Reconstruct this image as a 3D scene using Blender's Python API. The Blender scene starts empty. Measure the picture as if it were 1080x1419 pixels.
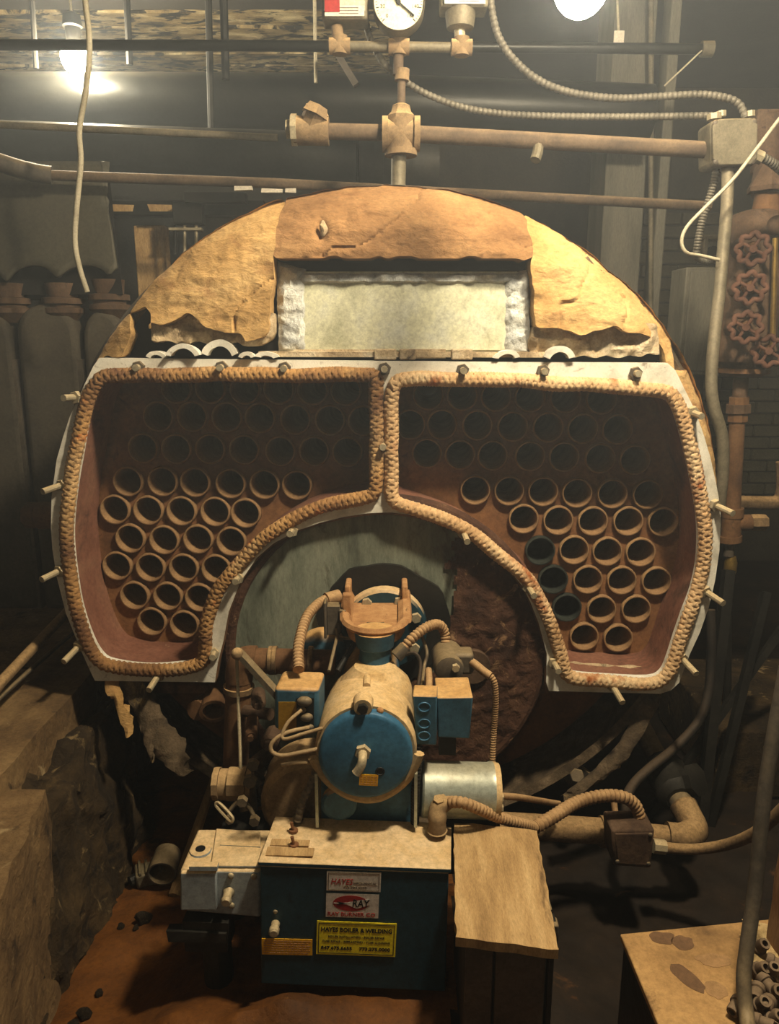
import bpy, bmesh, math, random
from math import sin, cos, tan, atan, pi, radians
from mathutils import Vector, Matrix, noise
random.seed(7)
V = Vector
SC = bpy.context.scene
COL = SC.collection

# ------------------------------------------------------------------ camera
F_PX, W_PX, H_PX = 1067.0, 1080.0, 1419.0
EYE = V((0.0, 0.0, 1.6))
PITCH, ROLL = radians(13.0), radians(0.0)
cam_d = bpy.data.cameras.new('camera')
cam_d.sensor_fit = 'VERTICAL'; cam_d.sensor_height = 36.0; cam_d.lens = F_PX / H_PX * 36.0
cam_d.clip_start = 0.05
cam = bpy.data.objects.new('camera', cam_d); COL.objects.link(cam)
cam.location = EYE; cam.rotation_euler = (pi / 2 - PITCH, ROLL, 0)
SC.camera = cam
# ------------------------------------------------------------------ world, exposure
wd = bpy.data.worlds.new('dim_room_air'); SC.world = wd; wd.use_nodes = True
wd.node_tree.nodes['Background'].inputs[0].default_value = (1.0, 0.86, 0.66, 1)
wd.node_tree.nodes['Background'].inputs[1].default_value = 0.045
SC.view_settings.view_transform = 'Standard'; SC.view_settings.look = 'None'
SC.view_settings.gamma = 1.0; SC.view_settings.use_curve_mapping = False
SC.view_settings.exposure = 0.3
try:
    SC.cycles.use_denoising = True
    SC.cycles.max_bounces = 6
    SC.cycles.sample_clamp_indirect = 4.0
except Exception:
    pass
LAMP_KEY = dict(color=(1.0, 0.86, 0.63), strength=150.0)      # work lamp over the boiler front
LAMP_BACK = dict(color=(1.0, 0.88, 0.64), strength=620.0)     # bulb under the plank ceiling
FILL_REAR = dict(color=(1.0, 0.80, 0.52), strength=85.0)  # added unseen bulb behind the camera, front fill only
FILL_CEIL = dict(color=(1.0, 0.86, 0.62), strength=700.0)     # added unseen bulb, higher and nearer the camera, to even the light      

# ------------------------------------------------------------------ measuring helpers
_c, _s = cos(PITCH), sin(PITCH)
def ray(px, py):
    dx, dy = (px - W_PX / 2) / F_PX, -(py - H_PX / 2) / F_PX
    return V((dx, _c + dy * _s, -_s + dy * _c))
def P(px, py, Y):
    r = ray(px, py); return EYE + r * (Y / r.y)
def PZ(px, py, z):
    r = ray(px, py); return EYE + r * ((z - EYE.z) / r.z)
def mpp(p):
    d = p - EYE
    return (d.y * _c - d.z * _s) / F_PX
def proj(p):
    d = p - EYE
    dep = d.y * _c - d.z * _s; up = d.y * _s + d.z * _c
    return (W_PX / 2 + F_PX * d.x / dep, H_PX / 2 - F_PX * up / dep)
def PP(pts, Y=None):
    return [P(p[0], p[1], p[2] if len(p) > 2 else Y) for p in pts]
def catmull(pts, n=8, closed=False):
    out = []; m = len(pts)
    rng = range(m if closed else m - 1)
    for i in rng:
        if closed: a, b, c, d = (pts[(i + k - 1) % m] for k in range(4))
        else: a, b, c, d = pts[max(i - 1, 0)], pts[i], pts[i + 1], pts[min(i + 2, m - 1)]
        for k in range(n):
            t = k / n
            out.append(0.5 * ((2 * b) + (c - a) * t + (2 * a - 5 * b + 4 * c - d) * t * t + (3 * b - a - 3 * c + d) * t ** 3))
    if not closed: out.append(pts[-1].copy())
    return out
def resample(pts, step, closed=False):
    q = list(pts) + ([pts[0]] if closed else [])
    L = [0]
    for a, b in zip(q, q[1:]): L.append(L[-1] + (b - a).length)
    n = max(2, int(L[-1] / step)); out = []; j = 0
    for i in range(n if closed else n + 1):
        s = L[-1] * i / n
        while j < len(q) - 2 and L[j + 1] < s: j += 1
        d = L[j + 1] - L[j]
        out.append(q[j].lerp(q[j + 1], (s - L[j]) / d if d > 1e-9 else 0))
    return out
def fbm(p, sc=1.0, o=4):
    return noise.fractal(V(p) * sc, 1.0, 2.0, o)

# ------------------------------------------------------------------ mesh builder
class MB:
    def __init__(s): s.v = []; s.f = []
    def add(s, vs, fs):
        o = len(s.v); s.v += [V(v) for v in vs]; s.f += [tuple(i + o for i in f) for f in fs]; return s
    def box(s, c, d, R=None):
        c = V(c); vs = []
        for x in (-.5, .5):
            for y in (-.5, .5):
                for z in (-.5, .5):
                    q = V((x * d[0], y * d[1], z * d[2]))
                    vs.append(c + (R @ q if R else q))
        return s.add(vs, [(0, 1, 3, 2), (4, 6, 7, 5), (0, 4, 5, 1), (2, 3, 7, 6), (0, 2, 6, 4), (1, 5, 7, 3)])
    def hexa(s, bottom, top):
        return s.add(list(bottom) + list(top), [(3, 2, 1, 0), (4, 5, 6, 7), (0, 1, 5, 4), (1, 2, 6, 5), (2, 3, 7, 6), (3, 0, 4, 7)])
    def prism(s, poly, vec):
        n = len(poly); vec = V(vec)
        vs = [V(p) for p in poly] + [V(p) + vec for p in poly]
        return s.add(vs, [tuple(range(n - 1, -1, -1)), tuple(range(n, 2 * n))] + [(i, (i + 1) % n, n + (i + 1) % n, n + i) for i in range(n)])
    def tube(s, path, r, n=12, closed=False, caps=True, flat=1.0):
        m = len(path); rs = r if isinstance(r, (list, tuple)) else [r] * m
        T = []
        for i in range(m):
            a = path[(i - 1) % m] if closed or i > 0 else path[i]
            b = path[(i + 1) % m] if closed or i < m - 1 else path[i]
            t = b - a; T.append(t.normalized() if t.length > 1e-9 else (T[-1] if T else V((0, 0, 1))))
        u = T[0].orthogonal().normalized(); vs = []
        for i in range(m):
            u = (u - T[i] * u.dot(T[i])); u = u.normalized() if u.length > 1e-6 else T[i].orthogonal().normalized()
            w = T[i].cross(u)
            for k in range(n):
                a = 2 * pi * k / n
                vs.append(path[i] + (u * cos(a) + w * sin(a) * flat) * rs[i])
        fs = []
        for i in range(m if closed else m - 1):
            j = (i + 1) % m
            for k in range(n):
                l = (k + 1) % n
                fs.append((i * n + k, i * n + l, j * n + l, j * n + k))
        if caps and not closed:
            fs.append(tuple(range(n - 1, -1, -1))); fs.append(tuple((m - 1) * n + k for k in range(n)))
        return s.add(vs, fs)
    def cyl(s, a, b, r, r2=None, n=20, caps=True):
        return s.tube([V(a), V(b)], [r, r if r2 is None else r2], n=n, caps=caps)
    def lathe(s, o, axis, prof, n=24, caps=True):
        o = V(o); ax = V(axis).normalized()
        return s.tube_l(o, ax, prof, n, caps)
    def tube_l(s, o, ax, prof, n, caps, ref=None):
        u = ax.orthogonal().normalized() if ref is None else (V(ref) - ax * ax.dot(V(ref))).normalized()
        w = ax.cross(u); vs = []
        for t, r in prof:
            for k in range(n):
                a = 2 * pi * (k + .5) / n
                vs.append(o + ax * t + (u * cos(a) + w * sin(a)) * r)
        fs = []; m = len(prof)
        for i in range(m - 1):
            for k in range(n):
                l = (k + 1) % n
                fs.append((i * n + k, i * n + l, (i + 1) * n + l, (i + 1) * n + k))
        if caps:
            fs.append(tuple(range(n - 1, -1, -1))); fs.append(tuple((m - 1) * n + k for k in range(n)))
        return s.add(vs, fs)
    def hexnut(s, o, ax, t, r, ref=None): return s.tube_l(V(o), V(ax).normalized(), [(0, r * .93), (t * .15, r), (t * .85, r), (t, r * .93)], 6, True, ref)
    def ball(s, c, r, sc=(1, 1, 1), n=16, m=10):
        c = V(c); vs = [c + V((0, 0, r * sc[2]))]
        for i in range(1, m):
            a = pi * i / m
            for k in range(n):
                b = 2 * pi * k / n
                vs.append(c + V((sin(a) * cos(b) * r * sc[0], sin(a) * sin(b) * r * sc[1], cos(a) * r * sc[2])))
        vs.append(c - V((0, 0, r * sc[2]))); e = len(vs) - 1
        fs = [(0, 1 + k, 1 + (k + 1) % n) for k in range(n)]
        for i in range(m - 2):
            for k in range(n):
                l = (k + 1) % n
                fs.append((1 + i * n + k, 1 + (i + 1) * n + k, 1 + (i + 1) * n + l, 1 + i * n + l))
        fs += [(e, 1 + (m - 2) * n + (k + 1) % n, 1 + (m - 2) * n + k) for k in range(n)]
        return s.add(vs, fs)
    def warp(s, amp, sc, seed=0.0, mask=None):
        for v in s.v:
            q = v * sc + V((seed, seed * .7, -seed))
            v += V((noise.noise(q), noise.noise(q + V((31, 0, 0))), noise.noise(q + V((0, 57, 0))))) * amp
        return s
    def build(s, name, mat, parent=None, smooth=30, bev=0.0, seg=2, origin=None, solid=0.0, sub=0):
        me = bpy.data.meshes.new(name)
        if parent is not None: o0 = V(parent['_o'])
        elif origin is not None: o0 = V(origin)
        else:
            xs = [v.x for v in s.v]; ys = [v.y for v in s.v]
            o0 = V(((min(xs) + max(xs)) / 2, (min(ys) + max(ys)) / 2, min(v.z for v in s.v)))
        me.from_pydata([v - o0 for v in s.v], [], s.f)
        bm = bmesh.new(); bm.from_mesh(me); bmesh.ops.recalc_face_normals(bm, faces=bm.faces); bm.to_mesh(me); bm.free()
        if smooth:
            for p in me.polygons: p.use_smooth = True
            me.set_sharp_from_angle(angle=radians(smooth))
        me.materials.append(mat)
        o = bpy.data.objects.new(name, me); COL.objects.link(o)
        if parent is not None: o.parent = parent
        else: o.location = o0
        o['_o'] = tuple(o0)
        if bev:
            b = o.modifiers.new('edge', 'BEVEL'); b.width = bev; b.segments = seg; b.limit_method = 'ANGLE'; b.angle_limit = radians(35); b.harden_normals = False
        if solid:
            b = o.modifiers.new('thick', 'SOLIDIFY'); b.thickness = solid; b.offset = 0
        if sub:
            b = o.modifiers.new('sub', 'SUBSURF'); b.levels = sub; b.render_levels = sub
        return o
def tag(o, label, cat, group=None, kind=None):
    if label: o['label'] = label
    if cat: o['category'] = cat
    if group: o['group'] = group
    if kind: o['kind'] = kind
    return o
def struct(o): o['kind'] = 'structure'; return o
def thing(name, label, cat, loc, group=None):
    o = bpy.data.objects.new(name, None); COL.objects.link(o); o.location = loc; o['_o'] = tuple(loc); o.empty_display_size = .05
    return tag(o, label, cat, group)
def part(o, label): o['label'] = label; return o
def twin(src, parent, loc=None, rot=None):
    c = src.copy(); COL.objects.link(c); c.parent = parent
    if loc is not None: c.location = loc
    if rot is not None: c.rotation_euler = rot
    return c
def plate_xz(polys, y0, y1, name, mat, parent, bev=0.0):
    """flat plate with holes standing in an x-z plane; polys[0] is the outline, the others holes"""
    cu = bpy.data.curves.new('tmp', 'CURVE'); cu.dimensions = '2D'; cu.fill_mode = 'BOTH'
    for poly in polys:
        sp = cu.splines.new('POLY'); sp.points.add(len(poly) - 1); sp.use_cyclic_u = True
        for q, p in zip(sp.points, poly): q.co = (p.x, p.z, 0, 1)
    cu.extrude = abs(y1 - y0) / 2 - bev; cu.bevel_depth = bev; cu.bevel_resolution = 1; cu.offset = -bev
    t = bpy.data.objects.new('tmp', cu); COL.objects.link(t)
    me = bpy.data.meshes.new_from_object(t.evaluated_get(bpy.context.evaluated_depsgraph_get()))
    m = MB(); ym = (y0 + y1) / 2
    m.v = [V((v.co.x, ym - v.co.z, v.co.y)) for v in me.vertices]; m.f = [tuple(p.vertices) for p in me.polygons]
    bpy.data.objects.remove(t); bpy.data.curves.remove(cu); bpy.data.meshes.remove(me)
    bm = bmesh.new(); mm = bpy.data.meshes.new('t'); mm.from_pydata(m.v, [], m.f); bm.from_mesh(mm)
    bmesh.ops.remove_doubles(bm, verts=bm.verts, dist=1e-5); bm.to_mesh(mm); bm.free()
    m.v = [v.co.copy() for v in mm.vertices]; m.f = [tuple(p.vertices) for p in mm.polygons]; bpy.data.meshes.remove(mm)
    return m.build(name, mat, parent)
def text_mesh(body, size, o, ux, uy, name, mat, parent, bold=0.0, shear=0.0, width=None, align='CENTER', thick=0.0006):
    cu = bpy.data.curves.new('tmp', 'FONT'); cu.body = body; cu.size = size; cu.align_x = align; cu.align_y = 'CENTER'
    cu.offset = bold; cu.shear = shear; cu.extrude = thick / 2; cu.resolution_u = 2
    t = bpy.data.objects.new('tmp', cu); COL.objects.link(t)
    me = bpy.data.meshes.new_from_object(t.evaluated_get(bpy.context.evaluated_depsgraph_get()))
    sx = 1.0
    if width:
        xs = [v.co.x for v in me.vertices]; sx = width / max(1e-6, max(xs) - min(xs))
    ux, uy = V(ux), V(uy); n = ux.cross(uy)
    m = MB(); m.v = [V(o) + ux * v.co.x * sx + uy * v.co.y + n * v.co.z for v in me.vertices]; m.f = [tuple(p.vertices) for p in me.polygons]
    bpy.data.objects.remove(t); bpy.data.curves.remove(cu); bpy.data.meshes.remove(me)
    return m.build(name, mat, parent, smooth=0)

# ------------------------------------------------------------------ materials
def rgb(h):
    h = h.lstrip('#'); c = [int(h[i:i + 2], 16) / 255 for i in (0, 2, 4)]
    return tuple(((x / 12.92) if x <= .04045 else ((x + .055) / 1.055) ** 2.4) for x in c) + (1,)
def mat(name, cols, sc=8.0, rough=.8, metal=0.0, bump=.3, bsc=None, dust=None, damt=1.0, dlo=.25, dhi=.75, spots=None, stretch=None, detail=8, emit=None, bdist=.004, grain=.34, spec=.3):
    m = bpy.data.materials.new(name); m.use_nodes = True; N = m.node_tree.nodes; L = m.node_tree.links
    b = N['Principled BSDF']; b.inputs['Roughness'].default_value = rough; b.inputs['Metallic'].default_value = metal
    b.inputs['Specular IOR Level'].default_value = spec
    tc = N.new('ShaderNodeTexCoord'); co = tc.outputs['Object']
    if stretch:
        mp = N.new('ShaderNodeMapping'); mp.inputs['Scale'].default_value = stretch; L.new(co, mp.inputs[0]); co = mp.outputs[0]
    def nz(scale, det=detail, dist=.3, rgh=.6):
        n = N.new('ShaderNodeTexNoise'); n.inputs['Scale'].default_value = scale; n.inputs['Detail'].default_value = det
        n.inputs['Distortion'].default_value = dist; n.inputs['Roughness'].default_value = rgh; L.new(co, n.inputs['Vector']); return n.outputs['Fac']
    def ramp(src, stops):
        r = N.new('ShaderNodeValToRGB'); e = r.color_ramp.elements
        while len(e) < len(stops): e.new(.5)
        for q, (p, c) in zip(e, stops): q.position = p; q.color = c
        L.new(src, r.inputs[0]); return r.outputs[0]
    def mix(fac, a, c):
        x = N.new('ShaderNodeMix'); x.data_type = 'RGBA'
        L.new(fac, x.inputs[0]); L.new(a, x.inputs[6])
        if isinstance(c, tuple): x.inputs[7].default_value = c
        else: L.new(c, x.inputs[7])
        return x.outputs[2]
    cols = [rgb(c) if isinstance(c, str) else c for c in cols]
    k = len(cols)
    base = ramp(nz(sc), [(.3 + .4 * i / max(1, k - 1), c) for i, c in enumerate(cols)]) if k > 1 else None
    if base is None:
        r = N.new('ShaderNodeRGB'); r.outputs[0].default_value = cols[0]; base = r.outputs[0]
    if spots:
        for (c, s2, lo, hi) in spots:
            f = ramp(nz(s2, 10, .6, .65), [(lo, (0, 0, 0, 1)), (hi, (1, 1, 1, 1))])
            base = mix(f, base, rgb(c))
    if dust:
        g = N.new('ShaderNodeNewGeometry'); sp = N.new('ShaderNodeSeparateXYZ'); L.new(g.outputs['Normal'], sp.inputs[0])
        ad = N.new('ShaderNodeMath'); ad.operation = 'MULTIPLY_ADD'; L.new(nz(sc * 1.7), ad.inputs[0]); ad.inputs[1].default_value = .7; ad.inputs[2].default_value = -.35
        a2 = N.new('ShaderNodeMath'); a2.operation = 'ADD'; L.new(sp.outputs[2], a2.inputs[0]); L.new(ad.outputs[0], a2.inputs[1])
        f = ramp(a2.outputs[0], [(dlo, (0, 0, 0, 1)), (dhi, (damt, damt, damt, 1))])
        dc = ramp(nz(22.0), [(.35, rgb(dust if isinstance(dust, str) else dust[0])), (.65, rgb(dust if isinstance(dust, str) else dust[1]))])
        base = mix(f, base, dc)
        if metal:
            iv = N.new('ShaderNodeMath'); iv.operation = 'MULTIPLY_ADD'; L.new(f, iv.inputs[0]); iv.inputs[1].default_value = -metal; iv.inputs[2].default_value = metal; L.new(iv.outputs[0], b.inputs['Metallic'])
    if grain:
        g1 = ramp(nz(max(85, sc * 12), 7, 0, .8), [(.30, (1 - grain,) * 3 + (1,)), (.60, (1 + grain * .4,) * 3 + (1,))])
        x = N.new('ShaderNodeMix'); x.data_type = 'RGBA'; x.blend_type = 'MULTIPLY'; x.inputs[0].default_value = 1
        L.new(base, x.inputs[6]); L.new(g1, x.inputs[7]); base = x.outputs[2]
    L.new(base, b.inputs['Base Color'])
    if bump:
        bp = N.new('ShaderNodeBump'); bp.inputs['Strength'].default_value = bump; bp.inputs['Distance'].default_value = bdist
        L.new(nz(bsc or sc * 6), bp.inputs['Height']); L.new(bp.outputs[0], b.inputs['Normal'])
    if emit:
        b.inputs['Emission Color'].default_value = emit[0] + (1,); b.inputs['Emission Strength'].default_value = emit[1]
    return m
TAN = ('#b98e55', '#d0a66c')
M = {}
M['plaster'] = mat('tan insulating plaster', ['#94703f', '#bb955e', '#c8a671'], 5, .92, 0, .8, 26, spots=[('#946a40', 6, .56, .70), ('#6b4a2c', 28, .66, .76)], bdist=.008, stretch=(1, 1, 1.8))
M['plaster_dark'] = mat('brown dusted plaster', ['#735231', '#906b44', '#a27d52'], 5, .92, 0, .8, 26, spots=[('#74502e', 6, .56, .70), ('#54381f', 28, .66, .76)], bdist=.008, stretch=(1, 1, 1.8))
M['under'] = mat('broken block insulation', ['#7c6a52', '#b49e7c', '#cdbfa4'], 14, .95, 0, .8, 45, spots=[('#3a3026', 12, .58, .68)], bdist=.01)
M['white'] = mat('chalky white paint', ['#b8b2a2', '#dad4c4', '#e4e0d2'], 16, .65, 0, .25, 60, grain=.15, spots=[('#7a6a55', 22, .62, .72), ('#4a3a2a', 55, .68, .74)])
M['silver'] = mat('aluminium paint panel', ['#a6a488', '#cfcdb0', '#c9cabc'], 9, .55, .25, .12, 40, spots=[('#8f8c6c', 7, .58, .72)])
M['caulk'] = mat('grey caulked frame', ['#8f9190', '#bfc0ba', '#d4d2c6'], 30, .7, .1, .8, 70, bdist=.008)
M['rope_hot'] = mat('scorched fibre rope', ['#6e4a30', '#a8804e', '#c6a87c'], 4, .95, 0, .6, 160, spots=[('#56382a', 3, .50, .62), ('#b06a34', 7, .60, .68)], bdist=.003)
M['rope_tan'] = mat('tan fibre rope', ['#a07a50', '#c8a478', '#d8bc92'], 6, .95, 0, .6, 160, spots=[('#9c5c30', 6, .58, .68)], bdist=.003)
M['rust'] = mat('brown rust', ['#463020', '#66482e', '#78583a'], 8, .85, .1, .35, 50, spots=[('#8a5a34', 10, .6, .75), ('#2e1e14', 18, .62, .72)])
M['sheet'] = mat('rusty tube sheet', ['#5a3c24', '#785234', '#88603c'], 7, .85, .1, .4, 45, spots=[('#8f683e', 9, .6, .74), ('#3a2618', 14, .62, .74)])
M['tube'] = mat('sooty fire tube', ['#7a5c3e', '#8e6e4c', '#a08058'], 20, .8, .1, .3, 80)
M['tube_dark'] = mat('black bare fire tube', ['#1c1e1c', '#30342f', '#454a42'], 20, .6, .3, .3, 80)
M['liner'] = mat('smokebox red brown wall', ['#5f3c2c', '#7c5240', '#86604a'], 6, .8, .05, .3, 40, spots=[('#3c2a20', 5, .55, .68), ('#a08068', 26, .66, .72)])
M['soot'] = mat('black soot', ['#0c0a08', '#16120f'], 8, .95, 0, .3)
M['green'] = mat('grey green furnace front', ['#464a40', '#767a6a', '#8a8c7a'], 5, .8, .1, .3, 30, spots=[('#38291c', 6, .56, .66), ('#8a8a74', 14, .66, .74)], stretch=(1.6, 1, .5))
M['furn_rust'] = mat('flaking rust furnace front', ['#2e1e16', '#4a3022', '#5e4230'], 10, .9, .1, .9, 34, spots=[('#907050', 24, .6, .7)], bdist=.01)
M['orange_rust'] = mat('orange brown boiler head', ['#3a2415', '#6e4420', '#8a5828'], 6, .85, .05, .4, 30, spots=[('#26180f', 5, .52, .62)])
M['lagging'] = mat('torn grey lagging', ['#352c22', '#544634', '#786650'], 16, .95, 0, .8, 50, spots=[('#b89a5c', 10, .62, .74)], bdist=.01)
M['dark_iron'] = mat('dark sooty iron', ['#171614', '#25231f', '#33302a'], 8, .6, .4, .3, 40)
M['black_pipe'] = mat('black painted pipe', ['#191917', '#272622'], 6, .38, .5, .15, 40, dust='#4a4438', damt=.5, dlo=.6, dhi=1.0)
M['dusty_pipe'] = mat('dusty brown pipe', ['#4c3c2a', '#6a543a', '#7c6446'], 10, .85, .05, .5, 60, dust=('#94764e', '#ac8c60'), damt=.8, grain=.5)
M['grey_pipe'] = mat('dusty grey galvanised pipe', ['#4e4838', '#6a6250', '#7a705c'], 12, .6, .3, .3, 60, dust=('#7a6a4c', '#908060'), damt=.6)
M['old_pipe'] = mat('dull brown pipe', ['#40342a', '#584838', '#6a5844'], 10, .8, .1, .35, 60, dust=('#74604a', '#8a7458'), damt=.7)
M['cast_dust'] = mat('dusty cast iron', ['#5c4a34', '#7c664a', '#8e7656'], 14, .9, .05, .5, 60, dust=('#a88a5e', '#bf9e70'), damt=.9)
M['red_iron'] = mat('red brown rusty iron', ['#3a2a20', '#54402f', '#6a5442'], 12, .85, .1, .5, 60, spots=[('#2c1a14', 20, .6, .7)])
M['brass'] = mat('dull brass', ['#6a5428', '#8e743a'], 14, .45, .7, .2)
M['bolt'] = mat('dull bolt steel', ['#8a7e66', '#b4a88c'], 20, .55, .4, .2, dust=('#bfa67a', '#cdb68c'), damt=.7)
M['blue'] = mat('blue machine enamel', ['#274454', '#34586c', '#42687c'], 7, .5, .1, .15, 40, dust=TAN, damt=.95, dlo=.3, dhi=.62, spots=[('#1a2c38', 9, .62, .72)])
M['blue_cap'] = mat('bright blue end cap paint', ['#264c64', '#32607e', '#3e6c88'], 6, .5, .1, .12, 40, spots=[('#1a3444', 16, .63, .72)])
M['body_dust'] = mat('burner body under thick dust', ['#7c7462', '#a08a66', '#bf9f72'], 9, .9, 0, .4, 50, dust=('#c2a06c', '#d4b586'), damt=1.0, dlo=-.1, dhi=.4, spots=[('#3a566a', 7, .60, .68)])
M['tray'] = mat('dusty cast hinge bracket', ['#8a6240', '#a87c50', '#ba9062'], 30, .9, 0, .5, 70, spots=[('#6a4a30', 30, .62, .72)])
M['teal'] = mat('dark teal cabinet enamel', ['#142d36', '#1d3b46', '#264650'], 4, .45, .1, .12, 50, spots=[('#3a6070', 7, .66, .74), ('#0f2028', 14, .64, .74)], dust=('#c8a878', '#d8bc92'), damt=1.0, dlo=.35, dhi=.6)
M['toggle'] = mat('rusted toggle', ['#6a4228', '#8a6040'], 20, .7, .3)
M['grey_box'] = mat('grey actuator enamel', ['#7c8488', '#929a9c', '#a0a6a4'], 6, .55, .05, .12, 50, dust=('#ccac7c', '#d8bc90'), damt=1.0, dlo=.35, dhi=.62)
M['steel'] = mat('galvanised motor shell', ['#9aa298', '#aab0a4', '#b4b8aa'], 6, .42, .55, .1, 40, dust=('#a89a76', '#b8a884'), damt=.55, dlo=.55, dhi=1.1)
M['flex'] = mat('dusty flexible conduit', ['#6e5238', '#8c6c4a', '#9c7c58'], 14, .8, .2, .2, 60, dust=('#a8865c', '#ba986c'), damt=.8)
M['flex_grey'] = mat('grey flexible conduit', ['#4a463c', '#625c50', '#706a5c'], 14, .6, .3, .2, 60)
M['wire'] = mat('dirty white cable', ['#8f8670', '#aaa088', '#b8ae96'], 14, .7, 0, .1)
M['wire_dusty'] = mat('dusty tan cable', ['#8f7654', '#a88e68'], 14, .8, 0, .2)
M['hose'] = mat('dark rubber hose', ['#1e1a16', '#2c2620'], 14, .7, 0, .2, dust='#5c4a36', damt=.5)
M['wood'] = mat('dusty plank', ['#8a6c46', '#ab8a5c', '#c0a070'], 9, .9, 0, .5, 40, stretch=(3.5, .7, 1), spots=[('#6a5236', 6, .6, .72)])
M['post'] = mat('pale timber post', ['#7c5e42', '#967452', '#a88660'], 8, .85, 0, .4, 30, stretch=(5, 5, .6))
M['ceil_wood'] = mat('flaking plank ceiling', ['#3a2e1e', '#a08a60', '#e0cea0'], 3.2, .9, 0, .6, 30, stretch=(1.6, 4, 1), spots=[('#1c160e', 5, .5, .56)], bdist=.01)
M['concrete'] = mat('rough brown concrete', ['#4c3a26', '#6e5638', '#866c48'], 7, .95, 0, .8, 28, spots=[('#a08a64', 18, .62, .72), ('#32261a', 9, .6, .7)], bdist=.012)
M['mud'] = mat('orange rusty mud', ['#46290c', '#663c11', '#784a18'], 5, .75, 0, .6, 22, spots=[('#3a2210', 5, .55, .68), ('#8c6030', 24, .66, .74)], bdist=.012)
M['wall'] = mat('dark painted brick', ['#3a362c', '#4c4738', '#585240'], 5, .9, 0, .4, 40)
M['mortar'] = mat('dark mortar', ['#2c2820', '#3a3429'], 9, .95, 0, .4)
M['ceil'] = mat('sooty ceiling', ['#201d18', '#302b24'], 4, .95, 0, .4)
M['duct'] = mat('grey sheet metal hood', ['#3a372e', '#4c483c', '#565144'], 3, .6, .3, .12, 20, spots=[('#6c6858', 14, .66, .76)])
M['section'] = mat('dusty cast boiler section', ['#38322a', '#4a4338', '#544c3e'], 6, .85, .1, .3, 30)
M['column'] = mat('grey green painted column', ['#504d42', '#666256', '#716c5e'], 4, .75, .1, .2, 30, stretch=(3, 3, .5))
M['panel'] = mat('dull grey board', ['#6a6250', '#7e765f'], 5, .85, 0, .2)
M['paperw'] = mat('aged white paper', ['#c2b8a6', '#d0c6b4'], 12, .7, 0, .05)
M['metal_lbl'] = mat('silver foil sticker', ['#ccc8c0', '#dad6cc'], 12, .4, .3, .05)
M['red'] = mat('red print', ['#8c1e1a', '#9c2822'], 12, .6, 0, 0)
M['yellow'] = mat('yellow sticker', ['#e0ca1c', '#ecd824'], 8, .5, 0, 0)
M['orange'] = mat('orange label', ['#cc940e', '#dca418'], 12, .6, 0, .05)
M['ink'] = mat('black print', ['#121210'], 8, .6, 0, 0)
M['dial'] = mat('cream dial', ['#cfc8a8', '#dad2b4'], 10, .6, 0, .05)
M['gravel'] = mat('pale grit', ['#8a7450', '#b89c6c', '#d0b684'], 60, .95, 0, .8, 90, bdist=.006)
M['gunk'] = mat('dark dusty panel', ['#3c362e', '#544c42', '#645a4c'], 8, .6, .2, .3, dust=('#8a7450', '#9c8660'), damt=.6)
M['stain_top'] = mat('dusty steel cabinet top', ['#6a5032', '#a07c4e', '#b8925e'], 5, .85, .05, .3, 50, spots=[('#5e442c', 5.5, .60, .66), ('#8a6a44', 16, .6, .72)])
M['amber'] = mat('amber resin window', ['#7a5a1c', '#94701f'], 9, .3, 0, .1)
M['clear'] = mat('milky plastic cover', ['#a09c8c', '#bab6a4'], 9, .3, 0, .1)
def emitter(name, d):
    m = bpy.data.materials.new(name); m.use_nodes = True; b = m.node_tree.nodes['Principled BSDF']
    b.inputs['Base Color'].default_value = (.9, .9, .9, 1); b.inputs['Emission Color'].default_value = d['color'] + (1,); b.inputs['Emission Strength'].default_value = d['strength']
    return m

# ------------------------------------------------------------------ lamps (each a thing with its own light)
def bulb_lamp(c, r, d, label, group=None, up=.35, name='hanging_bulb'):
    t = thing(name, label, 'lamp', V(c))
    MB().ball(c, r, (1, 1, 1.1)).build('bulb', emitter('glowing bulb', d), t)
    MB().lathe(V(c) + V((0, 0, r * .9)), (0, 0, 1), [(0, r * .5), (.05, r * .55), (.055, r * .7), (.09, r * .6), (.1, .01)]).build('socket', M['dark_iron'], t)
    MB().cyl(V(c) + V((0, 0, r * .9 + .09)), V(c) + V((0, 0, r * .9 + .09 + up)), .005, n=8).build('cord', M['wire'], t)
    return t
ceil_z = 2.95
key_c = P(806, -22, 1.40)
bulb_lamp(key_c, .045, LAMP_KEY, 'glaring bare work bulb at the top edge above the boiler', up=ceil_z - key_c.z - .14)
back_c = P(104, 80, 2.98)
bulb_lamp(back_c, .048, LAMP_BACK, 'glowing bare bulb under the peeling plank ceiling', up=ceil_z - back_c.z - .14)
bulb_lamp((.56, 1.03, 2.70), .075, FILL_CEIL, 'added bulb under the ceiling, unseen, evening out the light', up=.12)
bulb_lamp((-.5, -1.6, 2.55), .06, FILL_REAR, 'added fill bulb behind the camera, unseen', up=ceil_z - 2.55 - .14)

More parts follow.
